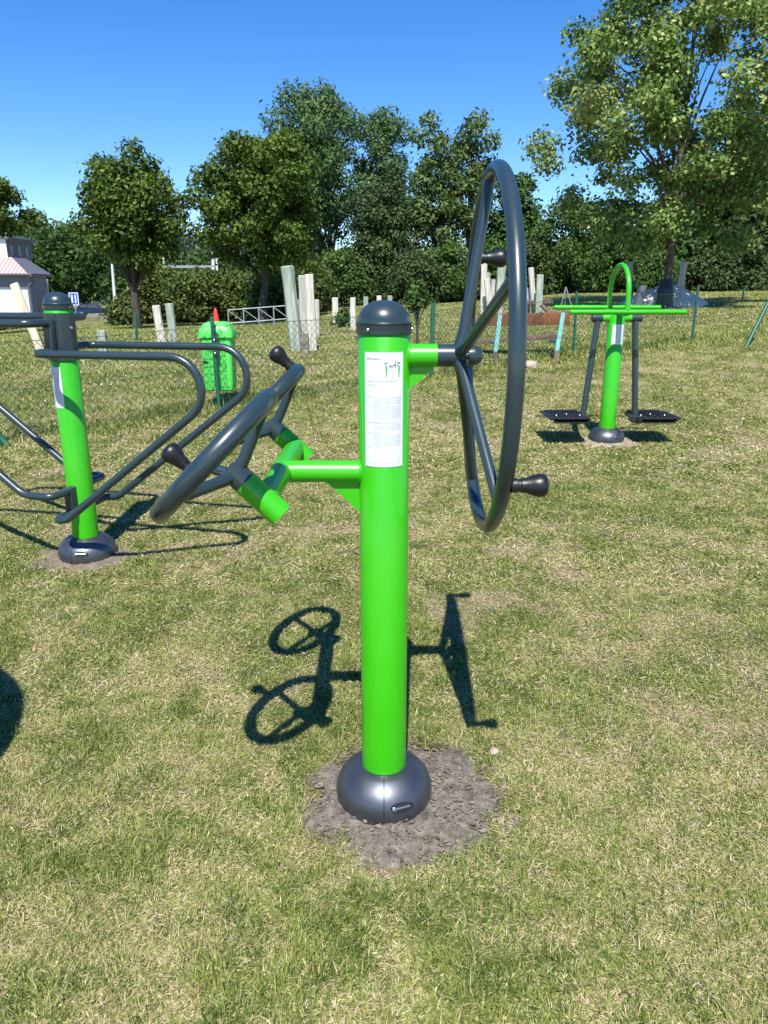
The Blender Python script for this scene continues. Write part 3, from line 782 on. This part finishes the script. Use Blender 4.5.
log(353,353.5,298,6,17.5,M['wood'],'slim whitish post next to the domed cap of the wheel trainer',G1)
log(366,366,297,5,21,M['wood_green'],'green tinged post directly above the domed cap',G1)
log(379,379,296,5,22,M['wood'],'white topped post barely showing over the domed cap',G1)
log(390,390,296,5,23,M['wood_green'],'thin greenish post last in the row behind the domed cap',G1)
log(156,162,306,8,16.5,M['wood'],'pale leaning post of the pair near the bin, nearer the handrails',G1)
log(169,174,304,8,16.8,M['wood_green'],'greenish post of the pair near the bin, tilted beside the pale one',G1)
log(101,104,331,9,12.4,M['wood_green'],'short pale green stump post just above the handrail bars',G1)
log(484,483,264,6,20,M['wood'],'tall thin pale post behind the rim of the large wheel',G1)
log(487,492,279,6,19.6,M['wood'],'pale board like post leaning beside the large wheel rim',G1)
log(488,488,273,5,21,M['wood_green'],'dull green post in the cluster inside the large wheel',G1)
log(493.5,492,280,4,21,M['wood_grey'],'small grey post in the cluster inside the large wheel',G1)
log(502,498,265,8,19.3,M['wood_green'],'wide green post leaning against the near rim of the large wheel',G1)
log(528,527,288,5,20,M['wood_grey'],'short pale post beside the bench end of the play platform',G1)
log(531,535,268,5.5,19.8,M['wood'],'pale tilted post sticking up above the play platform',G1)
log(540,538,275,6.5,19.4,M['wood_green'],'green tinged upright post in front of the play platform',G1)
log(684,678,262,6,26,M['wood'],'tall pale post rising from the gravel mound',G1)
log(630,629,262,5,27,M['wood_grey'],'grey post seen beyond the green hoop handle',G1)
log(643,636,286,8,21,M['slate'],'dark charcoal post leaning by the foot of the big tree',G1)
log(14,45,284,8,12.6,M['plank'],'long yellowish plank leaning before the white house wall',G1,.35,name='leaning_plank')
log(36,46,334,7,13.2,M['brown_dark'],'short brown plank lying against the long yellowish plank',G1,.35,name='leaning_plank')
# rope loop between the pair
pa = at(162,322,16.5); pb = at(170,322,16.7); pts = [pa+(pb-pa)*t+Vector((0,-.1,-.55*math.sin(math.pi*t*.9)*t*2.0*(1-t*.4))) for t in np.linspace(0,1,12)]
tag(MB().tube(pts,.018,8).build('rope', M['wood']), 'pale sagging rope tied between the pair of posts near the bin', 'rope')
# play platform boards
a = at(523,301,19.5); b = at(551,299,19.8)
tag(MB().prism([a+Vector((0,-.25,0)), b+Vector((0,-.25,0)), b+Vector((0,-.25,-.09)), a+Vector((0,-.25,-.09))], (0,.6,0)).build('platform_board', M['brown_dark']), 'brown platform board held between the posts behind the bench', 'board')
tag(MB().tube([at(541,305,19.2), Vector((at(556,316,19.0).x, 19.0, g(at(556,316,19.0).x,19.0)-.03))], .05, 8).build('platform_brace', M['brown_dark']), 'dark slanting brace under the platform board', 'brace')
log(304,305,334,9,12.5,M['stump'],'short broken brown stump at the foot of the tall timber posts',G1,name='tree_stump')
# wire tripod over a plant guard
root = thing('wire_tripod', 'thin pale wire tripod standing beside the bench', 'tripod', foot(566, 17))
tp = at(566,287,17)-foot(566,17)
for dx in (-.22,.24,.02): MB().tube([(dx,0 if dx != .02 else .3,0), tp], .012, 6).build('leg', M['galv'], root)

# ================================================================== bench
bY = 11.2
A = at(478,314,bY+.25); B = at(571,312.5,bY-.05)
o0 = foot(525, bY); root = thing('park_bench', 'bench with a red brown backrest and slanted teal legs seen from behind', 'bench', o0)
def board(pa, pb, h_, th, tilt, name, material):
    d = (pb-pa); up = Vector((0, tilt, 1)).normalized()*h_; th_ = Vector((0,1,0))*th
    return MB().prism([pa-o0, pb-o0, pb-o0-up, pa-o0-up], th_).build(name, material, root, bevel=.004)
Ah = at(478,314,bY+.25); A2 = at(478,331,bY+.25)
board(Ah, B, .185, .03, -.25, 'backrest', M['brown'])
C1 = at(476,341,bY+.75); C2 = at(566,335,bY+.45)
board(C1, C2, .05, .40, 0, 'seat', M['brown_dark'])
for (t0, t1_, Y) in (((500,315),(494,362),bY), ((563,313),(555,356),bY)):
    T_ = at(*t0, Y-.02); Bm = at(*t1_, Y-.30); Bm.z = g(Bm.x, Bm.y)-.05
    mid = T_.lerp(Bm, .72)
    mb = MB(); 
    def bar(p_, q_, name, material):
        d = (q_-p_).normalized(); u = Vector((1,0,0)); v = d.cross(u).normalized()
        return MB().prism([p_-o0+u*.03+v*.02, p_-o0-u*.03+v*.02, p_-o0-u*.03-v*.02, p_-o0+u*.03-v*.02], q_-p_).build(name, material, root)
    lg = bar(T_, mid, 'leg', M['teal']); bar(mid+(Bm-mid)*.002, Bm, 'leg_foot', M['rust']).parent = lg
    s0 = T_.lerp(Bm, .55); bar(s0, s0+Vector((0,.5,-.02)), 'seat_support', M['teal'])

# ================================================================== gravel mound
c = foot(666, 22.9); mb = MB(); nr_, ns = 10, 40
for i in range(nr_+1):
    t = i/nr_
    for k in range(ns):
        a = 2*math.pi*k/ns; x = 1.35*t*math.cos(a)*(1+.1*math.sin(3*a)); y = 1.1*t*math.sin(a)
        h_ = .62*max(0, 1-t**1.3)+.05*(random.random()-.5)*(t < .95)-.06*(t >= 1)
        mb.v.append(Vector((x, y, h_+g(c.x+x, c.y+y)-c.z)))
for i in range(nr_):
    for k in range(ns): mb.f.append((i*ns+k, i*ns+(k+1) % ns, (i+1)*ns+(k+1) % ns, (i+1)*ns+k))
o = mb.build('gravel_mound', M['gravel'], fix=False, angle=180); o.location = c; tag(o, 'low pale gravel mound behind the trunk of the big tree', 'mound')

# ================================================================== railing
a = foot(229, 25.4); b = foot(289, 25.9); root = thing('metal_railing', 'low grey metal railing with diagonal braces before the olive bushes', 'railing', a)
L = b-a
for h_, nm in ((.55,'top_rail'),(.12,'low_rail')): MB().tube([Vector((0,0,h_)), L+Vector((0,0,h_))], .018, 8).build(nm, M['galv'], root)
for i in range(5):
    q_ = L*i/4; MB().tube([q_+Vector((0,0,-.1)), q_+Vector((0,0,.55))], .022, 8).build('railing_post', M['galv'], root)
    if i < 4: MB().tube([q_+Vector((0,0,.53)), L*(i+1)/4+Vector((0,0,.13))], .016, 8).build('brace', M['galv'], root)

# ================================================================== trees
def leaf_mesh(name, clumps, n, size, material, parent, up=.45, shell=.45, droop=0., tint=(.45,.22), asp=.6):
    """clumps: rows (x,y,z,rx,ry,rz); leaves are folded diamonds spread through every clump"""
    C = np.array(clumps, float); wgt = (C[:,3]*C[:,4]*C[:,5])**.72; wgt /= wgt.sum()
    ci = rng.choice(len(C), n, p=wgt); d = rng.normal(size=(n,3)); d /= np.linalg.norm(d, axis=1)[:,None]
    rad = (shell+(1-shell)*rng.random(n)**.7)*(1+.14*rng.normal(size=n)); rad = np.where(rng.random(n) < .2, rng.random(n), rad)
    p = C[ci,:3]+d*rad[:,None]*C[ci,3:6]
    nrm = d*.7+np.array([0,0,up])+rng.normal(size=(n,3))*.55; nrm /= np.linalg.norm(nrm, axis=1)[:,None]
    t = np.cross(nrm, rng.normal(size=(n,3))); t /= np.linalg.norm(t, axis=1)[:,None]; t[:,2] -= droop; t /= np.linalg.norm(t, axis=1)[:,None]
    s = np.cross(nrm, t); s /= np.linalg.norm(s, axis=1)[:,None]
    L = size*rng.uniform(.6,1.35,n)[:,None]; W = L*asp
    V = np.stack([p-t*L/2, p+s*W/2+nrm*L*.12, p+t*L/2, p-s*W/2+nrm*L*.12], 1).reshape(-1,3)
    b0 = np.arange(n)[:,None]*4
    Fi = np.concatenate([b0,b0+1,b0+2, b0,b0+2,b0+3], 1).ravel()
    ct = rng.normal(0,.10,len(C))
    tv = np.clip(rng.normal(tint[0],tint[1],n)+ct[ci], 0, 1)
    return np_mesh(name, V, Fi, np.full(2*n,3), material, np.repeat(tv,4), parent)

def crown_clumps(c, rad, n, cr, flat=.8, seed=0, lo=.5, skew=1.):
    rs = np.random.default_rng(seed); out = []
    for i in range(n):
        # golden spiral directions keep the crown evenly filled, jittered radii make it uneven
        zz = 1-2*(i+.5)/n; ph = i*2.399963+rs.uniform(-.3,.3); q_ = math.sqrt(max(0,1-zz*zz)); d = np.array([q_*math.cos(ph), q_*math.sin(ph), zz])
        f = rs.uniform(lo, 1.0)
        k = cr*rs.uniform(.7,1.25)
        taper = 1-.25*skew*max(0, d[2])
        p = np.array(c)+d*np.array(rad)*f*np.array([taper,taper,1])
        out.append((*p, k, k, k*flat))
    for i in range(n//4):
        d = rs.normal(size=3)*.28; p = np.array(c)+d*np.array(rad); k = cr*rs.uniform(.8,1.2); out.append((*p, k, k, k*flat))
    return out

def tree(name, label, px, Y, ctr_px, rad_px, nclump, clump_r, nleaf, leaf, material, bark='bark_dark', trunk=.16, seed=0, group='trees round the field', flat=.8, trunks=1, bare=.0, lo=.5, up=.45, shell=.45, asp=.6, tint=(.45,.22), cat='tree', droop=0., depth=1., lean=0):
    p = foot(px, Y); c = at(ctr_px[0], ctr_px[1], Y)-p; sc = (Y*cP-(c.z+p.z-H)*sP)/F
    rad = (rad_px[0]*sc, rad_px[0]*sc*depth, rad_px[1]*sc/cP)
    root = thing(name, label, cat, p, 0, group)
    cl = crown_clumps((c.x,0,c.z), rad, nclump, clump_r, flat, seed, lo)
    leaf_mesh('crown', cl, nleaf, leaf, material, root, up, shell, droop, tint, asp)
    mb = MB(); rs = random.Random(seed)
    for k in range(trunks):
        off = Vector((rs.uniform(-.5,.5)*rad[0]*.5, rs.uniform(-.3,.3), 0)) if trunks > 1 else Vector((0,0,0))
        top = Vector((c.x+off.x*1.6+lean, off.y*1.5, c.z+rad[2]*.55)); r0 = trunk*(1 if trunks == 1 else rs.uniform(.6,1))
        path = []; rr = []
        for i in range(9):
            f = i/8; q_ = off.lerp(top, f)+Vector((rs.uniform(-1,1), rs.uniform(-1,1), 0))*trunk*.55*(0 < i)+Vector((0,0,-.15*(i == 0)))
            path.append(q_); rr.append(r0*(1.35 if i == 0 else 1)*(1-.82*f)+.012)
        mb.tube(path, rr, 10)
        # limbs reach for the clumps
        pick = cl if len(cl) < 26 else rs.sample(cl, 26)
        for q_ in pick[k::trunks]:
            e = Vector(q_[:3]); f = max(.3, min(.92, (e.z-rad[2]*.35)/max(top.z, .1)*.8)); i = int(f*8); s_ = path[i]
            mid = s_.lerp(e, .5)+Vector((0,0,.12*rad[2])); mb.tube([s_, s_.lerp(mid,.6)+Vector((0,0,.03*rad[2])), mid, e], [rr[i]*.55, rr[i]*.42, rr[i]*.28, .012], 6)
    mb.build('trunk', M[bark], root, angle=60)
    return root

tree('maple_tree','round crowned young maple before the white pole, apart from the other trees',137,26,(129,212),(51,58),42,.55,21000,.15,M['leaf_maple'],seed=1,trunk=.13,flat=.75,lo=.5)
tree('maple_tree','dense dark round maple standing behind the bin and the metal railing',265,27,(261,205),(65,65),54,.6,31000,.155,M['leaf_maple'],seed=2,trunk=.14,flat=.75,lo=.5)
tree('poplar_tree','tallest grey green tree with several pointed tops above the dense maple',330,46,(316,162),(50,88),42,1.05,23000,.25,M['leaf_ash'],seed=3,trunk=.22,trunks=2,lo=.5,asp=.45)
tree('poplar_tree','grey green tree with an upright top, joined to the tallest one',384,47,(381,183),(29,74),26,.85,11000,.25,M['leaf_ash'],seed=4,trunk=.2,lo=.5,asp=.45)
tree('yew_tree','very dark conical yew in front of the grey green trees',380,41,(384,255),(36,62),34,.9,26000,.17,M['leaf_yew'],seed=5,trunk=.18,tint=(.4,.25),lo=.65)
tree('ash_tree','airy light ash with thin bare stems and sky showing through, beside the yew',440,42,(436,195),(30,72),30,.62,6500,.26,M['leaf_ashlight'],seed=6,trunk=.13,trunks=3,lo=.55,asp=.5,bark='bark')
tree('ash_tree','airy light ash whose crown shows just beyond the top of the large wheel',472,42.5,(470,182),(28,58),26,.62,5600,.26,M['leaf_ashlight'],seed=7,trunk=.13,trunks=2,lo=.55,asp=.5,bark='bark')
tree('ash_tree','small leafy ash filling the inside of the large wheel',512,44,(515,240),(26,52),22,.9,9000,.28,M['leaf_hazel'],seed=8,trunk=.15)
tree('hazel_bush','broad rounded hazel behind the hoop handle machine',582,38,(582,258),(56,50),46,.75,32000,.16,M['leaf_hazel'],seed=9,trunk=.12,trunks=3,lo=.65,cat='bush')
tree('broadleaf_tree','large pale leaved tree with a bare trunk, its top cut off by the picture edge',664,22,(686,96),(150,152),104,.64,58000,.125,M['leaf_tulip'],seed=10,trunk=.10,bark='bark',flat=.75,lo=.55,up=.5,shell=.25,asp=.7,droop=.35,tint=(.52,.25))
tree('broadleaf_tree','dark tree overhanging the house roof at the picture edge',-42,25,(-24,208),(50,36),28,.5,16000,.15,M['leaf_maple'],seed=11,trunk=.17,flat=.7)
tree('spruce_tree','dark dense evergreen under the pale leaved tree, farthest along the grass edge',735,40,(735,235),(60,66),40,1.0,20000,.26,M['leaf_yew'],seed=12,trunk=.2,lo=.6)
tree('spruce_tree','dark evergreen just behind the trunk of the pale leaved tree',668,41,(672,248),(48,52),30,.95,15000,.26,M['leaf_hazel'],seed=13,trunk=.2,lo=.6)
tree('poplar_tree','tall hazy green tree behind the pale leaved tree at the picture edge',770,52,(765,190),(60,60),26,1.4,10000,.4,M['leaf_ash'],seed=14,trunk=.25)
# undergrowth bushes along the far edge
bs = [(20,62,36,'dim bush behind the house corner','leaf_olive'),
      (131,314,15,'low olive bush at the foot of the young maple','leaf_olive'), (160,296,30,'olive bush left of the mast, taller than its neighbours','leaf_olive'),
      (192,298,28,'yellowish bush straight above the bin','leaf_olive'), (232,298,27,'olive bush behind the traffic cone','leaf_olive'),
      (272,296,27,'bush in the shade of the dense maple','leaf_hazel'), (306,292,30,'sunlit olive bush behind the tall timber posts','leaf_olive'),
      (340,285,34,'bush between the timber posts and the yew','leaf_hazel'), (412,288,34,'dark bush at the foot of the yew','leaf_yew'),
      (446,280,36,'dark bush below the airy ash','leaf_hazel'), (484,280,36,'dark bush inside the large wheel','leaf_hazel'),
      (530,275,36,'dark bush beside the large wheel rim','leaf_yew'), (620,278,34,'leafy bush right of the hoop handle','leaf_hazel'),
      (652,282,30,'bush behind the gravel mound','leaf_hazel'), (700,278,34,'dark bush behind the tall pale post','leaf_yew'),
      (742,280,34,'dark bush behind the far green stake','leaf_yew'), (776,276,34,'dark bush at the picture edge under the pale leaved tree','leaf_hazel')]
for i, (px, pc, rp, lab, mt) in enumerate(bs):
    if i == 0: continue
    Y = 35.5+(i*37 % 5)*.9 if px > 320 else 31.5+(i*37 % 5)*.5
    tree('bush', lab, px, Y, (px, pc), (rp*.85, rp*.9), 24, .60, 13000, .16, M[mt], seed=40+i, trunk=.08, trunks=2, group='bushes along the far edge', lo=.5, cat='bush')
# young shrubs out on the grass
tree('sapling','young leafy sapling growing by the fence post behind the arm of the wheel trainer',417,10.2,(417,296),(13,13),10,.10,420,.07,M['leaf_hazel'],seed=70,trunk=.012,group='young shrubs on the field',cat='sapling')
tree('sapling','young shrub sheltering the stubby pale post',343,19,(343,318),(9,10),8,.14,350,.09,M['leaf_hazel'],seed=71,trunk=.015,group='young shrubs on the field',cat='sapling')
for i, px in enumerate((4, 17, 30)):
    tree('thuja', ['little dark thuja nearest the picture edge before the white wall','little dark thuja, middle one of three before the white wall','little dark thuja beside the leaning plank before the white wall'][i], px, 45, (px, 330), (6.2, 10), 12, .22, 1200, .12, M['leaf_yew'], seed=80+i, trunk=.04, group='thujas before the house wall', cat='shrub', lo=.5)
# trunk guard wrapped round the big tree
p = foot(664, 21.9); mb = MB()
mb.lathe([(.26,-.05),(.25,.1),(.22,.3),(.24,.45),(.20,.6),(.16,.78)], seg=18)
o = mb.build('trunk_guard', M['black'], angle=60); o.location = p; tag(o, 'black guard wrapped round the foot of the pale leaved tree', 'tree guard')

# ================================================================== wooded hill far away
hx = np.linspace(-330, 120, 60); hy = np.linspace(170, 420, 30); HX, HY = np.meshgrid(hx, hy)
prof = np.interp(HX/HY, [-1.2,-.6,-.5,-.38,-.26,-.1,.2,.5], [26,27,24,19,19,14,8,4])
HZ = prof*np.clip((HY-170)/120, 0, 1)**.8*(HY/290)*1.0-3+2.5*(fbm(HX*.02, HY*.02, 3)-.5)
nr, nc = HX.shape; idx = np.arange(nr*nc).reshape(nr,nc); q = np.stack([idx[:-1,:-1],idx[:-1,1:],idx[1:,1:],idx[1:,:-1]],-1).reshape(-1,4)
fm = noisy(mat('hill ground', rough=1), .1, (.03,.05,.025), (.05,.07,.035))
o = np_mesh('hills', np.stack([HX,HY,HZ],-1).reshape(-1,3), q.ravel(), np.full(len(q),4), fm, smooth=True); tag(o, 'wooded hillside far beyond the road', 'hill', kind='structure')
cl = []
rs = np.random.default_rng(9)
for i in range(1500):
    y = rs.uniform(172, 330); x = rs.uniform(-.75,.12)*y
    j = int(np.clip((y-170)/250*29, 0, 29)); k_ = int(np.clip((x+330)/450*59, 0, 59)); r_ = rs.uniform(2.5,5)
    cl.append((x, y, HZ[j,k_]+r_*.6, r_, r_, r_*1.2))
o = leaf_mesh('forest', cl, 70000, 1.5, M['leaf_forest'], None, tint=(.42,.25)); tag(o, 'dense far woodland covering the hillside', 'forest', kind='stuff')
# nearer wood behind the road on the left
cl = []
for i in range(260):
    y = rs.uniform(118, 150); x = rs.uniform(-.66,-.08)*y; r_ = rs.uniform(1.8,3.2); h_ = rs.uniform(-1,7)+3*math.sin(x*.09)
    cl.append((x, y, h_, r_, r_, r_*1.1))
o = leaf_mesh('woods', cl, 60000, .8, M['leaf_hazel'], None, tint=(.30,.27)); tag(o, 'dark green wood along the far side of the road', 'woods', kind='stuff')

# ================================================================== road, car, sign, masts
V = []; Fc = []
xs = np.linspace(-105, -18, 60)
for i, x in enumerate(xs):
    for y in (92+.0*x, 104): V.append((x, y, g(x, y)+.05))
for i in range(len(xs)-1): Fc += [2*i, 2*i+2, 2*i+3, 2*i+1]
o = np_mesh('road', np.array(V), np.array(Fc), np.full(len(Fc)//4,4), M['asphalt']); tag(o, 'light asphalt road passing below the wood', 'road', kind='structure')

p = foot(94, 97); p.z += .055
root = thing('parked_car', 'dark blue car on the far road beside the blue sign', 'car', p, R(8))
sec = [(-1.9,.35),(-1.92,.75),(-1.75,1.0),(-1.45,1.42),(-.6,1.5),(.35,1.42),(.95,.98),(1.75,.85),(1.95,.6),(1.93,.33)]
mb = MB(); rings = []
for yy, kx in ((-.86,.97),(-.80,1.),(.80,1.),(.86,.97)): rings.append([Vector((x*kx, yy*(1 if z < 1 else .82), z)) for x, z in sec])
loft(mb, rings); bd = mb.build('body', M['car'], root, bevel=.03)
for sy in (-1, 1):
    for q0 in ([(-1.35,1.02),(-1.22,1.36),(-.55,1.42),(-.5,1.02)], [(-.42,1.02),(-.46,1.42),(.28,1.36),(.78,1.0)]):
        pts = [(x, sy*(.84 if z < 1.1 else .73), z) for x, z in q0]; MB().prism(pts, (0, sy*.02, 0)).build('window', M['glass'], root)
    for wx in (-1.25, 1.25):
        wh = MB().lathe([(.20,-.1),(.30,-.1),(.33,-.06),(.33,.06),(.30,.1),(.20,.1)], (wx, sy*.78, .33), (0,1,0), 20).build('wheel', M['tyre'], root)
        MB().lathe([(.19,-.105),(.19,.105)], (wx, sy*.78, .33), (0,1,0), 16).build('rim', M['galv'], wh)
MB().prism([(.42,-.62,1.38),(.42,.62,1.38),(.93,.70,1.01),(.93,-.70,1.01)], (.02,0,.02)).build('windscreen', M['glass'], root)
MB().prism([(-1.52,-.62,1.36),(-1.52,.62,1.36),(-1.77,.70,1.02),(-1.77,-.70,1.02)], (-.02,0,.02)).build('rear_window', M['glass'], root)
for sy in (-1, 1):
    MB().box((1.90,sy*.62,.68),(.12,.3,.14)).build('headlight', M['lamp'], root, bevel=.02)
    MB().box((-1.90,sy*.66,.8),(.08,.24,.18)).build('tail_light', M['red'], root, bevel=.02)

p = foot(74, 44); c = at(74, 299, 44)-p
root = thing('road_sign', 'square blue road sign with white bars beside the far road', 'sign', p)
wd = 9.5*44*.96/F; MB().box(c, (wd, .03, wd*1.35)).build('sign_plate', M['blue'], root, bevel=.005)
mb = MB(); y = -.024
for s_ in (-1,1): mb.box(c+Vector((s_*wd*.45,y,0)), (wd*.07,.01,wd*1.25)); mb.box(c+Vector((0,y,s_*wd*.61)), (wd*.83,.01,wd*.07))
mb.build('sign_border', M['signwhite'], root)
mb = MB(); mb.box(c+Vector((-wd*.18,y,0)), (wd*.14,.01,wd*.85)); mb.box(c+Vector((wd*.17,y,.0)), (wd*.12,.01,wd*.85)); mb.build('sign_bars', M['signwhite'], root)
MB().tube([(c.x,.04,-.2),(c.x,.04,c.z+wd*.6)], .03, 10).build('sign_post', M['galv'], root)

def pole(name, px0, px1, ptop, Y, r, label, material):
    p = foot(px1, Y); t = at(px0, ptop, Y)-p
    root = thing(name, label, 'pole', p); MB().tube([(0,0,-.3), t*.5, t], [r, r*.85, r*.65], 10).build('shaft', material, root); return root, t
pole('lamp_pole', 112, 117, 264, 60, .14, 'thin white leaning pole beside the young maple', M['palepole'])
r_, t = pole('lattice_mast', 213, 214, 252, 70, .20, 'pale steel mast carrying a long horizontal beam above the bushes', M['palepole'])
MB().box(t+Vector((-2.3,0,-1.25)), (4.8,.22,.22)).build('beam', M['galv'], r_)
MB().tube([t+Vector((-4.5,0,-.5)), t+Vector((-4.5,0,-2.4))], .09, 8).build('hanger', M['palepole'], r_)
pole('lamp_pole', 216.5, 218.5, 254, 66, .13, 'slimmer pale pole standing right beside the steel mast', M['palepole'])
pole('concrete_pole', 46, 46.5, 279, 56, .22, 'short pale concrete pillar beside the house corner', M['palepole'])

# ================================================================== house
hY = 50; c = at(27, 274, hY); gzb = g(c.x, hY)
root = thing('house', 'white house with a red tiled lower roof and a dark slate upper storey', 'house', (c.x, hY, gzb))
ez = c.z-gzb; DX, DY = 14, 2.7
MB().box((-DX/2, DY/2+.02, ez/2-.3), (DX, DY, ez+.6)).build('wall', M['white'], root)
MB().box((.012, DY/2+.06, ez/2-.3), (.03, DY-.1, ez+.58)).build('side_wall_shade', M['greywall'], root)  # white wall's shaded side, its shade put into a grey slab
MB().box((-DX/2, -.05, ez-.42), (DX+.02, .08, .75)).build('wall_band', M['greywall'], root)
mb = MB(); e0 = ez+.02
ov = .45
P = [Vector((-DX-ov,-ov,e0)), Vector((.25,-ov,e0)), Vector((.25,DY+ov,e0)), Vector((-DX-ov,DY+ov,e0))]
Q = [Vector((-DX-ov,1.2,e0+1.05)), Vector((-1.4,1.2,e0+1.05)), Vector((-1.4,DY+ov,e0+1.05)), Vector((-DX-ov,DY+ov,e0+1.05))]
mb.v += P+Q+[p_+Vector((0,0,-.12)) for p_ in P]
mb.f += [(0,1,5,4),(2,3,7,6),(3,0,4,7),(4,5,6,7),(8,9,1,0),(9,10,2,1),(10,11,3,2),(11,8,0,3),(11,10,9,8)]
rf = mb.build('roof', M['tile'], root, fix=False)
MB().prism([P[1],P[2],Q[2],Q[1]], (0,0,-.05)).build('roof_side_shade', M['slate'], root)  # tiled side slope coloured dark to stand for its shade
MB().tube([(-DX-ov,-ov-.06,e0-.06),(ov+.05,-ov-.06,e0-.06)], .08, 10).build('gutter', M['slate'], rf)
MB().tube(fillet([(ov,-ov-.06,e0-.1),(ov-.05,-.2,e0-.5),(.06,-.10,e0-.8),(.06,-.10,-.2)], [0,.2,.2,0], 6), .11, 10).build('downpipe', M['slate'], root)
uz = e0+1.0; uh = at(27,239,hY+1.6).z-gzb-uz
us_ = MB().box((-1.75-5, 3.1, uz+uh/2), (10, 3.5, uh)).build('upper_storey', M['white'], root)
MB().box((-1.738, 3.1, uz+uh/2-.02), (.03, 3.46, uh-.05)).build('slate_cladding', M['slate'], us_)
for k in range(3):
    MB().box((-1.715, 1.9+1.1*k, uz+uh*.42), (.03,.42,uh*.55)).build('window', M['glass'], us_)
MB().box((-1.75-4.9, 3.1, uz+uh+.06), (10.4, 3.9, .14)).build('cornice', M['slate'], us_)
MB().box((-1.75-4.9, 3.1, uz+uh+.17), (9.9, 3.4, .10)).build('flat_roof', M['palepole'], us_)
MB().box((-2.6, 2.4, uz+uh+.42), (.9, .6, .42)).build('chimney', M['white'], us_)
for k, (yy, zz) in enumerate(((1.2, 1.75), (2.2, 1.75))):
    MB().box((.032, yy, ez*.42), (.03,.40,ez*.42)).build('window', M['glass'], root)
# low hedge strip before the wall
